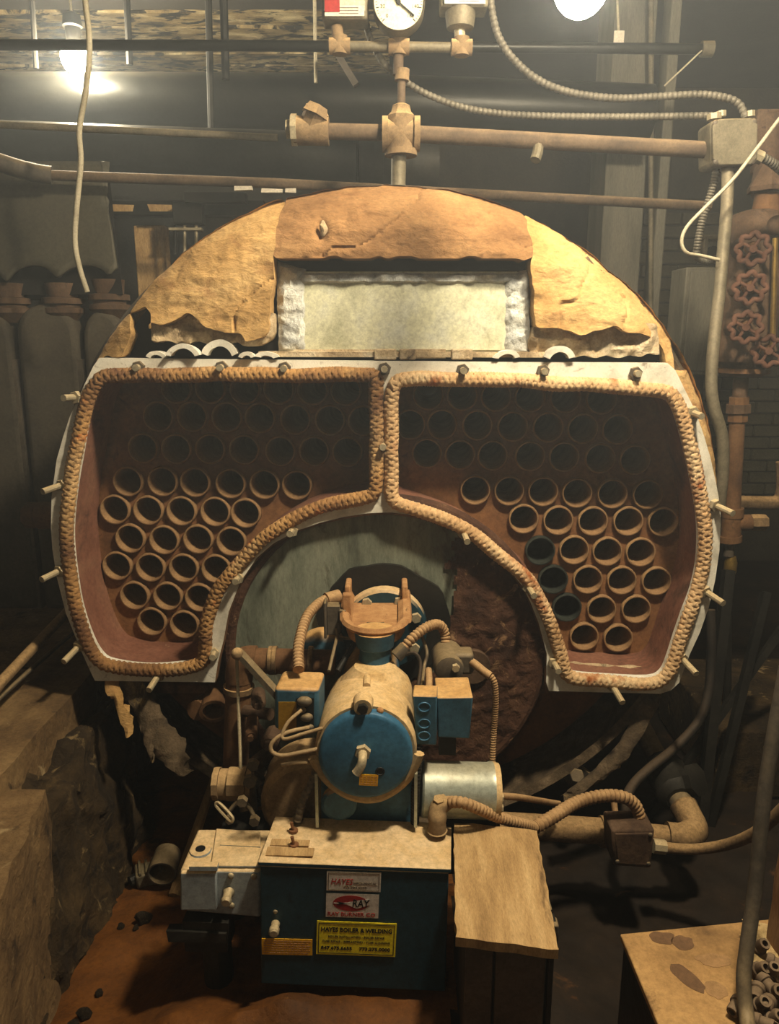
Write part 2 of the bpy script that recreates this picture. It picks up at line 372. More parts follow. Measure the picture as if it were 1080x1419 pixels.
# ================================================================== STRUCTURE
BACK_Y, LEFT_X, RIGHT_X = 4.9, -3.2, 2.6
def gz(x, y):
    """height of the mud floor"""
    h = .20 + .018 * noise.noise(V((x * 3, y * 3, 0))) + .012 * noise.noise(V((x * 9, y * 9, 4)))
    h += .006 * noise.noise(V((x * 30, y * 30, 9)))
    h += .115 * max(0, 1 - ((x - .02) / .55) ** 2) * max(0, 1 - abs(y - 1.3) / .55)          # heap under the cabinet
    h += .03 * math.exp(-(((x + .42) / .10) ** 2 + ((y - 1.36) / .09) ** 2)) + .03 * math.exp(-(((x + .62) / .12) ** 2 + ((y - 1.28) / .08) ** 2))
    h += .05 * math.exp(-(((x + .30) / .25) ** 2 + ((y - 1.24) / .05) ** 2)) * (1 + .6 * noise.noise(V((x * 13, y * 13, 2))))
    if y > 1.7: h -= .02
    return h
b = MB(); nx, ny = 150, 110
x0, x1, y0, y1 = -1.15, 1.2, .55, 2.4
for j in range(ny + 1):
    for i in range(nx + 1):
        x = x0 + (x1 - x0) * i / nx; y = y0 + (y1 - y0) * j / ny; b.v.append(V((x, y, gz(x, y))))
b.f = [(j * (nx + 1) + i, j * (nx + 1) + i + 1, (j + 1) * (nx + 1) + i + 1, (j + 1) * (nx + 1) + i) for j in range(ny) for i in range(nx)]
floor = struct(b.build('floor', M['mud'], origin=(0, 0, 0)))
M['shaded'] = mat('black dirt as painted shade', ['#140e09', '#20170e', '#2c2014'], 6, .8, 0, .6, 24, spots=[('#4a3018', 12, .62, .72)])  # dark dirt colour that paints in the shade right of the burner
floor.data.materials.append(M['shaded'])
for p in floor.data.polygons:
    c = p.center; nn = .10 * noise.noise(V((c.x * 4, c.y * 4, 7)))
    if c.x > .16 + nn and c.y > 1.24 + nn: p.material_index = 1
MB().box((-.3, 1.4, .12), (7, 8, .04)).build('floor_slab', M['shaded'], floor)
struct(MB().box((-.3, 1.4, ceil_z + .1), (7, 8.2, .12)).build('ceiling', M['ceil'], origin=(0, 1.4, ceil_z + .04)))
wall_back = struct(MB().box((-.3, BACK_Y + .08, 1.5), (7, .16, 3.1)).build('wall_back', M['mortar']))
struct(MB().box((LEFT_X - .08, 1.4, 1.5), (.16, 8, 3.1)).build('wall_left', M['wall']))
struct(MB().box((RIGHT_X + .08, 1.4, 1.5), (.16, 8, 3.1)).build('wall_right', M['wall']))
# bricks of the back wall where it shows beside the boiler
brick = None; rr = random.Random(3)
bl, bh, bd = .215, .065, .03
nb = 0
for row in range(24):
    z = .55 + row * .075
    for k in range(9):
        x = 1.30 + k * .225 + (.112 if row % 2 else 0)
        if x > RIGHT_X: continue
        loc = V((x, BACK_Y - .006 + rr.uniform(-.004, .004), z)) - V(wall_back['_o'])
        if brick is None:
            brick = MB().box((0, 0, 0), (bl, bd, bh)).build('brick', M['wall'], smooth=0, bev=.004, seg=1, origin=(0, 0, 0)); brick.parent = wall_back; brick.location = loc; q = brick
        else: q = twin(brick, wall_back, loc)
        q.rotation_euler = (0, rr.uniform(-.01, .01), rr.uniform(-.02, .02)); nb += 1
# plank ceiling
ceiling = bpy.data.objects['ceiling']
for k in range(9):
    y = 3.2 + k * .17; m = MB()
    n = 30
    for i in range(n + 1):
        x = -2.9 + 2.9 * i / n
        dz = .012 * noise.noise(V((x * 2, k * 7.1, 0)))
        for (yy, zz) in ((y, ceil_z + .04), (y, ceil_z + dz), (y + .155, ceil_z + dz + .006 * noise.noise(V((x * 3, k, 8)))), (y + .155, ceil_z + .04)): m.v.append(V((x, yy, zz)))
    for i in range(n):
        for q in range(4): m.f.append((i * 4 + q, i * 4 + (q + 1) % 4, (i + 1) * 4 + (q + 1) % 4, (i + 1) * 4 + q))
    m.f += [(0, 1, 2, 3), tuple(n * 4 + q for q in range(4))]
    m.build('plank', M['ceil_wood'], ceiling)
struct(MB().box((-1.5, 3.28, ceil_z - .03), (3.4, .22, .16)).build('trim_1', M['ceil'], bev=.006)).name = 'trim_1'
# thin dusty haze hanging in the room
hm = bpy.data.materials.new('dusty haze'); hm.use_nodes = True; hn = hm.node_tree.nodes; hn.remove(hn['Principled BSDF'])
vs_ = hn.new('ShaderNodeVolumeScatter'); vs_.inputs['Density'].default_value = .03; vs_.inputs['Anisotropy'].default_value = .35; vs_.inputs['Color'].default_value = (.84, .92, 1, 1)
hm.node_tree.links.new(vs_.outputs[0], hn['Material Output'].inputs['Volume'])
hz = MB().box((-.3, 1.4, 2.12), (5.7, 6.9, 1.62)).build('haze', hm, smooth=0)
tag(hz, 'thin dusty haze hanging in the boiler room', 'haze', kind='stuff')
# concrete kerb that carries the second boiler, and the broken concrete in front of it
kz = .70; kx = PZ(0, 1075, kz).x
def slab(name, poly, z0, m, amp=.012, sc=9, dens=.05, seed=0.0):
    """rough block: top polygon (x,y,z corner list of 4) gridded, sides down to z0"""
    a, b_, c, d = [V(p) for p in poly]; mb = MB()
    nu = max(2, int((b_ - a).length / dens)); nv = max(2, int((d - a).length / dens)); nw = 6
    def grid(p00, p10, p11, p01, nu, nv):
        o = len(mb.v)
        for j in range(nv + 1):
            for i in range(nu + 1):
                u, v = i / nu, j / nv
                mb.v.append(p00.lerp(p10, u).lerp(p01.lerp(p11, u), v))
        for j in range(nv):
            for i in range(nu): mb.f.append((o + j * (nu + 1) + i, o + j * (nu + 1) + i + 1, o + (j + 1) * (nu + 1) + i + 1, o + (j + 1) * (nu + 1) + i))
    dn = lambda p: V((p.x, p.y, z0))
    grid(a, b_, c, d, nu, nv); grid(dn(a), dn(b_), b_, a, nu, nw); grid(dn(b_), dn(c), c, b_, nv, nw); grid(dn(c), dn(d), d, c, nu, nw); grid(dn(d), dn(a), a, d, nv, nw)
    for v in mb.v:
        q = v * sc + V((seed, 0, 0)); h = amp * noise.fractal(q, 1, 2, 4)
        v += V((h, noise.noise(q + V((9, 0, 0))) * amp * .6, noise.noise(q * 1.3 + V((0, 9, 3))) * amp))
    bm = bmesh.new(); me = bpy.data.meshes.new('t'); me.from_pydata(mb.v, [], mb.f); bm.from_mesh(me); bmesh.ops.remove_doubles(bm, verts=bm.verts, dist=.002); bm.to_mesh(me); bm.free()
    mb.v = [v.co.copy() for v in me.vertices]; mb.f = [tuple(p.vertices) for p in me.polygons]; bpy.data.meshes.remove(me)
    return mb.build(name, m, smooth=50)
o = slab('floor_kerb', [(LEFT_X, 1.33, kz), (kx, 1.33, kz), (kx, 4.7, kz), (LEFT_X, 4.7, kz)], .15, M['concrete'], amp=.008, dens=.06); struct(o); o.name = 'trim_2'
cz = .655
c1 = PZ(64, 1096, cz); c2 = PZ(-150, 1080, cz); c3 = PZ(-40, 1330, cz)
o = slab('trim', [(-1.6, c3.y, cz), (c3.x, c3.y, cz), (c1.x, c1.y, cz), (-1.6, c2.y, cz)], .15, M['concrete'], amp=.010, dens=.03, seed=4); struct(o); o.name = 'trim_3'
# ragged broken concrete bank between kerb and pit
M['bank'] = mat('dark crumbling bank', ['#20180f', '#382b19', '#544228'], 7, .95, 0, 1.0, 24, spots=[('#8c7650', 16, .60, .70), ('#1c140c', 8, .56, .66)], bdist=.015)  # concrete coloured dark to paint in the shadow on the pit wall
bk = MB(); n1, n2 = 110, 34
for i in range(n1 + 1):
    y = .72 + (2.0 - .72) * i / n1
    top = .615 if y > 1.30 else max(.30, .615 - (1.30 - y) * .55)
    for j in range(n2 + 1):
        t = j / n2
        if t < .4: xx, z = kx - .05 + .115 * (t / .4), top - .015 * (t / .4)
        else: xx, z = kx + .065 + .05 * ((t - .4) / .6), top - .015 - (top - .13) * ((t - .4) / .6)
        q = V((xx, y, z)); h = noise.fractal(q * 8, 1, 2, 5); r2 = noise.fractal(q * 26 + V((2, 2, 2)), 1, 2, 4)
        bk.v.append(q + V((.03 * h + .010 * r2, .02 * noise.noise(q * 14), .035 * noise.fractal(q * 10 + V((5, 5, 5)), 1, 2, 5) + .012 * r2)))
bk.f = [(i * (n2 + 1) + j, i * (n2 + 1) + j + 1, (i + 1) * (n2 + 1) + j + 1, (i + 1) * (n2 + 1) + j) for i in range(n1) for j in range(n2)]
o = struct(bk.build('trim_4', M['bank'], smooth=60))
# small broken lumps along the foot of the bank
lump = None; rl = random.Random(11)
for k in range(16):
    y = rl.uniform(1.0, 1.6); x = kx + .13 + rl.uniform(0, .09); s_ = rl.uniform(.010, .026)
    if lump is None:
        lump = MB().ball((0, 0, 0), 1, (1, .8, .6), 9, 6).warp(.35, 1.6).build('concrete_lump', M['bank'], origin=(0, 0, 0), smooth=20); q = lump
    else: q = lump.copy(); COL.objects.link(q)
    q.location = (x, y, gz(x, y) + s_ * .3); q.scale = (s_,) * 3; q.rotation_euler = (rl.uniform(0, 3), rl.uniform(0, 3), rl.uniform(0, 3))
    tag(q, 'small crumbled concrete lump in the mud at the foot of the bank', 'lump', 'concrete lumps at the foot of the bank')
# ================================================================== FIRE TUBE BOILER
FY = 1.80
boiler = thing('fire_tube_boiler', 'huge round boiler with its front door off, showing rows of fire tubes', 'boiler', (-.007, 2.2, .286))
BC = V((-.007, FY, 1.105)); BR = .812
def inside(poly, x, y):
    c = False; n = len(poly)
    for i in range(n):
        x1, y1 = poly[i]; x2, y2 = poly[(i + 1) % n]
        if (y1 > y) != (y2 > y) and x < (x2 - x1) * (y - y1) / (y2 - y1) + x1: c = not c
    return c
def lerp_tab(tab, x):
    if x <= tab[0][0]: return tab[0][1]
    for (a, b_), (c, d) in zip(tab, tab[1:]):
        if x <= c: return b_ + (d - b_) * (x - a) / (c - a)
    return tab[-1][1]
# shell: a thick lagged drum, open at the front
m = MB(); n = 96
def ringpts(y, r): return [BC + V((r * sin(2 * pi * k / n), y - FY, r * cos(2 * pi * k / n))) for k in range(n)]
prof = [(1.845, BR - .03), (1.835, BR - .008), (1.85, BR + .004), (4.3, BR + .004), (4.3, BR - .012), (1.845, BR - .012)]
for (y, r) in prof: m.v += ringpts(y, r)
for i in range(len(prof)):
    j = (i + 1) % len(prof)
    for k in range(n): m.f.append((i * n + k, i * n + (k + 1) % n, j * n + (k + 1) % n, j * n + k))
m.build('shell', M['lagging'], boiler, smooth=50)
m = MB(); m.prism([p for p in ringpts(4.28, BR - .04)], (0, .02, 0)); m.build('rear_head', M['soot'], boiler)
# plaster over the upper front
rim = [(112, 545), (118, 520), (130, 495), (158, 452), (190, 410), (240, 355), (300, 310), (370, 276), (450, 257), (536, 252), (620, 257), (700, 278), (760, 308), (830, 352), (905, 420), (950, 482), (982, 550), (997, 610), (1004, 690), (1003, 740), (975, 745), (970, 640), (940, 560), (905, 492)]
edge_low = [(100, 540), (122, 506), (140, 494), (176, 494), (205, 494), (213, 450), (228, 452), (243, 446), (256, 436), (268, 433), (280, 446), (292, 455), (320, 462), (338, 462), (344, 474), (356, 470), (372, 462), (380, 452), (737, 452), (772, 455), (793, 460), (801, 466), (814, 461), (835, 455), (850, 450), (864, 459), (892, 464), (913, 472), (921, 486), (930, 800), (1100, 800)]
hole = [(176, 436), (200, 425), (213, 440), (209, 455), (214, 470), (213, 499), (170, 499), (184, 465)]
niche = [(383, 360), (560, 357), (733, 361), (738, 420), (740, 453), (733, 520), (377, 520), (374, 451)]
def relief(test, yfun, step, back, name, mt, jit=3.0):
    x0, x1 = -.80, .84; z0, z1 = 1.02, 1.95
    nx, nz = int((x1 - x0) / step), int((z1 - z0) / step)
    idx = {}; mb = MB(); keep = []
    for j in range(nz):
        for i in range(nx):
            p = V((x0 + (i + .5) * step, FY, z0 + (j + .5) * step)); px, py = proj(p)
            q = p * 16
            px += jit * noise.noise(q) + jit * .6 * noise.noise(q * 3); py += jit * noise.noise(q + V((50, 0, 0))) + jit * .6 * noise.noise(q * 3 + V((7, 3, 1)))
            if test(px, py): keep.append((i, j))
    def vid(i, j):
        if (i, j) not in idx:
            p = V((x0 + i * step, FY, z0 + j * step)); p.y = yfun(p); idx[(i, j)] = len(mb.v); mb.v.append(p)
        return idx[(i, j)]
    K = set(keep)
    for (i, j) in keep: mb.f.append((vid(i, j), vid(i + 1, j), vid(i + 1, j + 1), vid(i, j + 1)))
    bidx = {}
    def bid(i, j):
        if (i, j) not in bidx:
            p = mb.v[idx[(i, j)]].copy(); p.y = back; bidx[(i, j)] = len(mb.v); mb.v.append(p)
        return bidx[(i, j)]
    for (i, j) in keep:
        for (di, dj, a, c) in ((0, -1, (i, j), (i + 1, j)), (1, 0, (i + 1, j), (i + 1, j + 1)), (0, 1, (i + 1, j + 1), (i, j + 1)), (-1, 0, (i, j + 1), (i, j))):
            if (i + di, j + dj) not in K: mb.f.append((idx[a], bid(*a), bid(*c), idx[c]))
    # relax the stair-stepped border
    nbr = {}
    for (i, j) in keep:
        for (di, dj, a, c) in ((0, -1, (i, j), (i + 1, j)), (1, 0, (i + 1, j), (i + 1, j + 1)), (0, 1, (i + 1, j + 1), (i, j + 1)), (-1, 0, (i, j + 1), (i, j))):
            if (i + di, j + dj) not in K: nbr.setdefault(a, []).append(c); nbr.setdefault(c, []).append(a)
    for it in range(4):
        new = {}
        for a, ns in nbr.items():
            av = sum((mb.v[idx[q]] for q in ns), V((0, 0, 0))) / len(ns); new[a] = mb.v[idx[a]].lerp(av, .5)
        for a, p in new.items(): mb.v[idx[a]].x = p.x; mb.v[idx[a]].z = p.z
    for a, k in bidx.items(): mb.v[k].x = mb.v[idx[a]].x; mb.v[k].z = mb.v[idx[a]].z
    for a in nbr: mb.v[idx[a]].y = yfun(mb.v[idx[a]])
    return mb.build(name, mt, boiler, smooth=40)
def rim_d(p): return BR + .006 - math.hypot(p.x - BC.x, p.z - BC.z)
def y_plaster(p):
    d = rim_d(p)
    y = 1.775 + .07 * max(0, 1 - d / .11) ** 2.2
    if p.x > .66: y += .035
    if p.x > .55 and p.z < 1.52:
        y = 1.816 + .03 * max(0, 1 - d / .03) ** 2
    y += .006 * fbm(p, 5, 3) + .0035 * fbm(V((p.x * 9, 3, p.z * 30)), 1, 4) + .002 * fbm(p, 60, 2)
    cr = abs(noise.noise(V((p.x * 3.1, 1.7, p.z * 4.3)) + V((.25, 0, .25)) * noise.noise(p * 14))); y += .007 * max(0, 1 - cr / .022)
    y -= .004 * max(0, noise.noise(V((p.x * 12 + p.z * 8, 2, p.z * 34)))) 
    for (cx, cz, s) in ((445, 318, .012), (447, 325, .010)):
        pp = P(cx, cz, FY); y += .012 * math.exp(-((p.x - pp.x) ** 2 + ((p.z - pp.z) * .6) ** 2) / s ** 2)
    return y
def whole(x, y): return inside(rim, x, y) and y < lerp_tab(edge_low, x) and not inside(niche, x, y) and not inside(hole, x, y)
seam_l = lambda x, y: x < 381 + (360 - y) * .12 + 7 * noise.noise(V((3, y * .045, 1))) if y < 362 else x < 400
seam_r = lambda x, y: x > 736 - (360 - y) * .05 + 9 * noise.noise(V((8, y * .04, 1))) if y < 362 else x > 700
part(relief(lambda x, y: whole(x, y) and seam_l(x, y), y_plaster, .0055, 1.84, 'plaster_coat', M['plaster']), 'left field of the plaster, pale tan and broken along its lower edge')
part(relief(lambda x, y: whole(x, y) and not seam_l(x, y) and not seam_r(x, y), y_plaster, .0055, 1.84, 'plaster_coat', M['plaster_dark']), 'darker brown plaster field over the panel')
part(relief(lambda x, y: whole(x, y) and seam_r(x, y), y_plaster, .0055, 1.84, 'plaster_coat', M['plaster']), 'right field of the plaster, pale tan')
for under_test in (lambda x, y: 210 < x < 380 and 434 < y < 476 + 4 * sin(x * .13), lambda x, y: 736 < x < 914 and 448 < y < 492 + 2 * sin(x * .2)):
    relief(under_test, lambda p: 1.803 + .018 * fbm(p, 14, 4) + .008 * fbm(p, 50, 2), .0065, 1.845, 'block_insulation', M['under'], 4)
p = P(447, 316, 1.778); MB().ball(p, .012, (.7, .5, 1.5), 8, 6).warp(.006, 60).build('plaster_chip', M['under'], boiler)
# steel front behind the plaster
m = MB(); arc = [P(x, y, 1.845) for x, y in [(132, 505), (160, 470), (200, 415), (300, 325), (420, 275), (536, 266), (660, 280), (780, 330), (890, 420), (935, 500)]]
m.prism(arc, (0, .01, 0)); m.build('smokebox_front', M['soot'], boiler)
def quad(pts, y, th): return MB().prism([P(a, c, y) for a, c in pts], (0, th, 0))
o = quad([(412, 376), (718, 376), (716, 486), (414, 486)], 1.824, .01).build('access_panel', M['silver'], boiler, bev=.002); part(o, 'pale aluminium painted panel with cloudy stains')
def lumpy_strip(a, b_, c, d, y, th, seed, nu=50, nv=8, amp=.007):
    mb = MB(); A, B, C, D = (P(q[0], q[1], y) for q in (a, b_, c, d))
    for j in range(nv + 1):
        for i in range(nu + 1):
            u, v = i / nu, j / nv; p = A.lerp(B, u).lerp(D.lerp(C, u), v)
            e = min(1, min(v, 1 - v) * 5, min(u, 1 - u) * nu / 2)
            p.y -= e * th + amp * fbm(p + V((seed, 0, 0)), 40, 3) * e; p.z += .004 * noise.noise(p * 60); p.x += .004 * noise.noise(p * 60 + V((3, 3, 3)))
            mb.v.append(p)
    mb.f = [(j * (nu + 1) + i, j * (nu + 1) + i + 1, (j + 1) * (nu + 1) + i + 1, (j + 1) * (nu + 1) + i) for j in range(nv) for i in range(nu)]
    return mb
lumpy_strip((396, 378), (730, 378), (726, 394), (404, 394), 1.828, .012, 2).build('panel_frame', M['caulk'], boiler)
lumpy_strip((384, 362), (386, 488), (426, 488), (424, 374), 1.828, .013, 5).build('panel_frame', M['caulk'], boiler)
lumpy_strip((736, 372), (734, 492), (698, 490), (698, 384), 1.828, .013, 9).build('panel_frame', M['caulk'], boiler)
m = MB(); m.box((P(558, 491, 1.815)), (.66, .05, .012)); m.warp(.003, 30).build('ledge', M['under'], boiler)
# ---- flange with its two openings
def fl(x, y): return P(x, y, FY - .01)
outer = [(150, 496), (310, 498), (533, 500), (740, 502), (925, 503), (936, 513), (950, 542), (964, 570), (975, 602), (984, 632), (992, 668), (998, 700), (999, 722), (997, 762), (991, 804), (982, 842), (970, 876), (956, 906), (949, 924), (941, 946), (930, 956), (915, 961), (761, 957), (757, 945), (758, 906), (747, 864), (736, 836), (724, 812), (706, 790), (690, 775), (673, 761), (655, 748), (636, 736), (612, 726), (589, 718), (566, 713), (543, 710), (528, 710), (509, 711), (477, 716), (444, 724), (412, 735), (379, 753), (356, 773), (333, 807), (317, 848), (310, 887), (302, 918), (298, 945), (132, 943), (128, 935), (111, 897), (92, 850), (79, 799), (73, 760), (71, 730), (72, 688), (79, 637), (88, 605), (97, 578), (115, 538), (130, 507), (138, 496)]
left_in = [(143, 533), (151, 528), (165, 526), (245, 525), (384, 524), (508, 525), (516, 532), (516, 573), (516, 640), (516, 676), (508, 682), (477, 688), (430, 702), (393, 720), (356, 747), (329, 776), (305, 804), (291, 832), (283, 862), (280, 900), (276, 914), (245, 921), (199, 923), (156, 917), (140, 908), (126, 884), (111, 838), (102, 781), (99, 735), (104, 679), (111, 637), (122, 575), (130, 549)]
right_in = [(550, 538), (560, 531), (613, 530), (705, 532), (775, 536), (844, 540), (912, 546), (928, 554), (937, 573), (947, 607), (957, 650), (967, 702), (970, 742), (968, 781), (960, 818), (948, 850), (937, 882), (927, 913), (918, 932), (900, 940), (844, 938), (798, 934), (787, 926), (782, 906), (774, 880), (761, 850), (747, 818), (733, 796), (705, 772), (673, 746), (645, 726), (613, 711), (576, 698), (556, 692), (549, 684), (548, 665), (548, 573)]
def smooth_poly(pp, Y, n=3): return catmull([P(a, c, Y) for a, c in pp], n, True)
Lo, Ro = smooth_poly(left_in, FY - .01), smooth_poly(right_in, FY - .01)
Oo = [fl(*q) for q in outer]
flange = plate_xz([Oo, Lo, Ro], FY - .012, FY + .012, 'door_flange', M['white'], boiler); part(flange, 'white painted flat flange around both openings')
def offset_loop(loop, d):
    n = len(loop); cx = sum(p.x for p in loop) / n; area = sum(loop[i].x * loop[(i + 1) % n].z - loop[(i + 1) % n].x * loop[i].z for i in range(n))
    sg = 1 if area > 0 else -1; out = []
    for i in range(n):
        t = (loop[(i + 1) % n] - loop[i - 1]); nn = V((t.z, 0, -t.x)).normalized() * sg
        out.append(loop[i] + nn * d)
    return out
for loop, mt, lab in ((Lo, M['rope_hot'], 'scorched orange rope gasket, stiff and rusty'), (Ro, M['rope_tan'], 'pale tan rope gasket')):
    path = resample(offset_loop(loop, .009), .007, True)
    for p in path: p.y = FY - .018 + .004 * noise.noise(p * 9); 
    path = [p + V((.004 * noise.noise(p * 12), 0, .004 * noise.noise(p * 12 + V((9, 9, 9))))) for p in path]
    m = MB(); n = len(path); turns = round(n * .007 / .044)
    for s_ in range(6):
        st = []
        for i, p in enumerate(path):
            t = (path[(i + 1) % n] - path[i - 1]).normalized(); u = V((0, -1, 0)); w = t.cross(u).normalized()
            a = 2 * pi * (turns * i / n * (1 if s_ % 2 else -1) + (s_ // 2) / 3)
            st.append(p + (u * cos(a) + w * sin(a) * 1.25) * .0092)
        m.tube(st, .0072, n=6, closed=True)
    part(m.build('rope_gasket', mt, boiler, smooth=60), lab)
# ---- smokebox walls and tube sheet
TY = 1.955; SK = .045
m = MB()
for loop in (Lo, Ro):
    lo = offset_loop(loop, .004); n = len(lo); o_ = len(m.v)
    for yy in (FY - .004, FY + .05, FY + .10, TY + .005):
        m.v += [V((p.x + SK * (yy - FY), yy, p.z)) for p in lo]
    for r in range(3):
        for k in range(n): m.f.append((o_ + r * n + k, o_ + r * n + (k + 1) % n, o_ + (r + 1) * n + (k + 1) % n, o_ + (r + 1) * n + k))
m.build('smokebox_wall', M['liner'], boiler)
LT = [[(245, 538), (292, 538), (340, 539), (387, 539), (434, 540), (480, 541)], [(220, 577), (267, 577), (315, 578), (361, 579), (410, 581), (458, 582), (504, 583)], [(199, 621), (245, 622), (292, 622), (339, 623), (389, 625), (436, 625), (482, 626)],
      [(178, 667), (226, 667), (271, 668), (320, 670), (367, 671), (412, 672)], [(160, 706), (206, 707), (252, 708), (299, 709), (341, 711)], [(181, 746), (228, 748), (275, 747), (321, 750)], [(163, 784), (209, 786), (255, 787), (300, 788)], [(187, 825), (233, 826), (277, 828)], [(211, 861), (256, 865)]]
RT = [[(594, 547), (641, 548), (688, 549), (735, 550), (784, 551), (834, 553)], [(569, 588), (613, 588), (662, 589), (711, 591), (760, 592), (808, 594), (856, 595)], [(592, 628), (638, 630), (683, 631), (735, 632), (782, 633), (832, 635), (880, 637)],
      [(659, 679), (706, 680), (753, 681), (800, 683), (849, 684), (898, 685)], [(726, 719), (774, 721), (822, 722), (871, 722), (919, 723)], [(749, 763), (796, 762), (842, 764), (888, 765)], [(767, 803), (815, 803), (862, 804), (910, 805)], [(786, 842), (834, 844), (882, 844)], [(810, 882), (857, 884)]]
TR = .0395
T0 = V((0, TY, 1.2)); tube0 = tubeb = None; holes = []
prof = [(.004, TR - .001), (-.012, TR), (-.016, TR - .002), (-.016, TR - .0045), (-.010, TR - .006), (.42, TR - .006)]
for rows in (LT, RT):
    for row in rows:
        for (a, c) in row:
            p = P(a, c, TY - .01); p.y = TY
            holes.append([p + V((TR * cos(2 * pi * k / 24), 0, TR * sin(2 * pi * k / 24))) for k in range(24)])
            blk = (a, c) in ((749, 763), (767, 803), (786, 842))
            src = tubeb if blk else tube0
            if src is None:
                src = MB().tube_l(T0, V((SK, 1, 0)).normalized(), prof, 28, False).build('fire_tube', M['tube_dark'] if blk else M['tube'], boiler)
                if blk: tubeb = src; part(src, 'bare black tube end')
                else: tube0 = src
                src.location = p - T0
            else: twin(src, boiler, p - T0)
sheet_l = [V((BC.x + (BR - .014) * sin(a), TY, BC.z + (BR - .014) * cos(a))) for a in [radians(-126 + 252 * k / 60) for k in range(61)]]
m_ = plate_xz([sheet_l] + holes, TY, TY + .012, 'tube_sheet', M['sheet'], boiler)
# sheet is masked below the arch by the arch wall
m = MB(); al = [q for q in outer if 298 <= q[0] <= 761 and q[1] > 705]
ap = catmull([P(a, c, FY) for a, c in al], 3); n = len(ap)
for yy in (FY - .008, FY + .015, FY + .03): m.v += [V((p.x, yy, p.z)) for p in ap]
for r in range(2):
    for k in range(n - 1): m.f.append((r * n + k, r * n + k + 1, (r + 1) * n + k + 1, (r + 1) * n + k))
m.build('arch_wall', M['rust'], boiler, solid=.008)
# floor plate and loose flake in the right smokebox
p = P(838, 934, 1.88); m = MB()
for i in range(21):
    u = i / 20; q = P(790 + 125 * u, 922 + 8 * u, 1.87)
    w = .012 * sin(pi * min(1, u * 1.05)) + .004
    for t in (-1, 0, 1): m.v.append(q + V((0, t * w * 1.2, .008 * (1 - t * t) + .006 * noise.noise(q * 40))))
m.f = [(i * 3 + t, (i + 1) * 3 + t, (i + 1) * 3 + t + 1, i * 3 + t + 1) for i in range(20) for t in range(2)]
m.build('scale_flake', M['under'], boiler, solid=.004)
# ---- studs and nuts round the flange
studs = [(108, 551, .03, -.6, .1), (90, 671, .045, -1.0, -.25), (86, 790, .045, -.8, -.2), (112, 893, .05, -.55, -.55), (221, 934, .045, -.3, -.45), (296, 905, .035, .3, .3), (330, 800, .02, 0, 0), (405, 735, .03, 0, .1),
         (193, 509, .012, 0, 0), (308, 509, .014, 0, 0), (395, 510, .012, 0, 0), (533, 511, .014, 0, 0), (641, 513, .02, 0, 0), (752, 514, .016, 0, 0), (880, 517, .014, 0, 0), (958, 571, .03, .3, -.2), (988, 699, .045, .8, -.3), (975, 818, .05, .7, -.35),
         (943, 910, .05, .5, -.5), (847, 947, .05, .35, -.6), (767, 917, .035, .1, -.1), (731, 812, .04, .2, -.2), (642, 737, .04, .15, -.3), (531, 617, .02, 0, 0)]
for (a, c, l, tx, tz) in studs:
    p = P(a, c, FY - .012); ax = V((tx * .6, -1, tz * .6)).normalized(); m = MB()
    m.cyl(p + V((0, .01, 0)), p + ax * (l + .016), .0078, n=10)
    st = m.build('stud', M['bolt'], boiler)
    m = MB(); m.hexnut(p, ax, .012, .0155)
    m.build('nut', M['bolt'] if c > 520 else M['gunk'], st)
# ---- broken clips and curved gasket bits on the ledge above the flange
def arc_piece(cx, cy, w, h, th, Y, name, mt, ln=.03):
    m = MB(); o_ = P(cx, cy, Y); k = mpp(o_); n = 12
    for i in range(n + 1):
        a = pi * (.1 + .8 * i / n)
        for (rx, yy) in ((1, 0), (1, ln), (1 - th, ln), (1 - th, 0)):
            m.v.append(o_ + V((-cos(a) * w / 2 * k * rx, -yy, sin(a) * h * k * rx)))
    for i in range(n):
        for q in range(4): m.f.append((i * 4 + q, i * 4 + (q + 1) % 4, (i + 1) * 4 + (q + 1) % 4, (i + 1) * 4 + q))
    m.f += [(3, 2, 1, 0), tuple(n * 4 + q for q in range(4))]
    return m.warp(.003, 30).build(name, mt, boiler)
for a in ((258, 497, 48, 20, .3, 1.80), (308, 497, 52, 26, .35, 1.815), (222, 498, 30, 12, .4, 1.82), (345, 497, 22, 10, .5, 1.80), (772, 500, 44, 20, .4, 1.805), (700, 499, 40, 14, .4, 1.81), (372, 497, 36, 10, .5, 1.81)):
    arc_piece(*a, 'curved_clip', M['white'])
for (a, w) in ((534, 30), (565, 22), (640, 28)):
    p = P(a, 491, 1.80); MB().box(p, (w * .0017, .03, .024)).build('clip_block', M['under'], boiler, bev=.003)
MB().box(P(590, 490, 1.815), (.09, .03, .02)).box(P(470, 486, 1.83), (.22, .02, .006)).warp(.002, 30).build('strap', M['under'], boiler)
# ---- furnace front under the arch
m = MB(); fc = P(535, 905, 1.818); fr = .395
disc = [fc + V((fr * cos(2 * pi * k / 64), 0, fr * sin(2 * pi * k / 64))) for k in range(64)]
m.prism(disc, (0, .02, 0)); ff = m.build('furnace_front', M['green'], boiler)
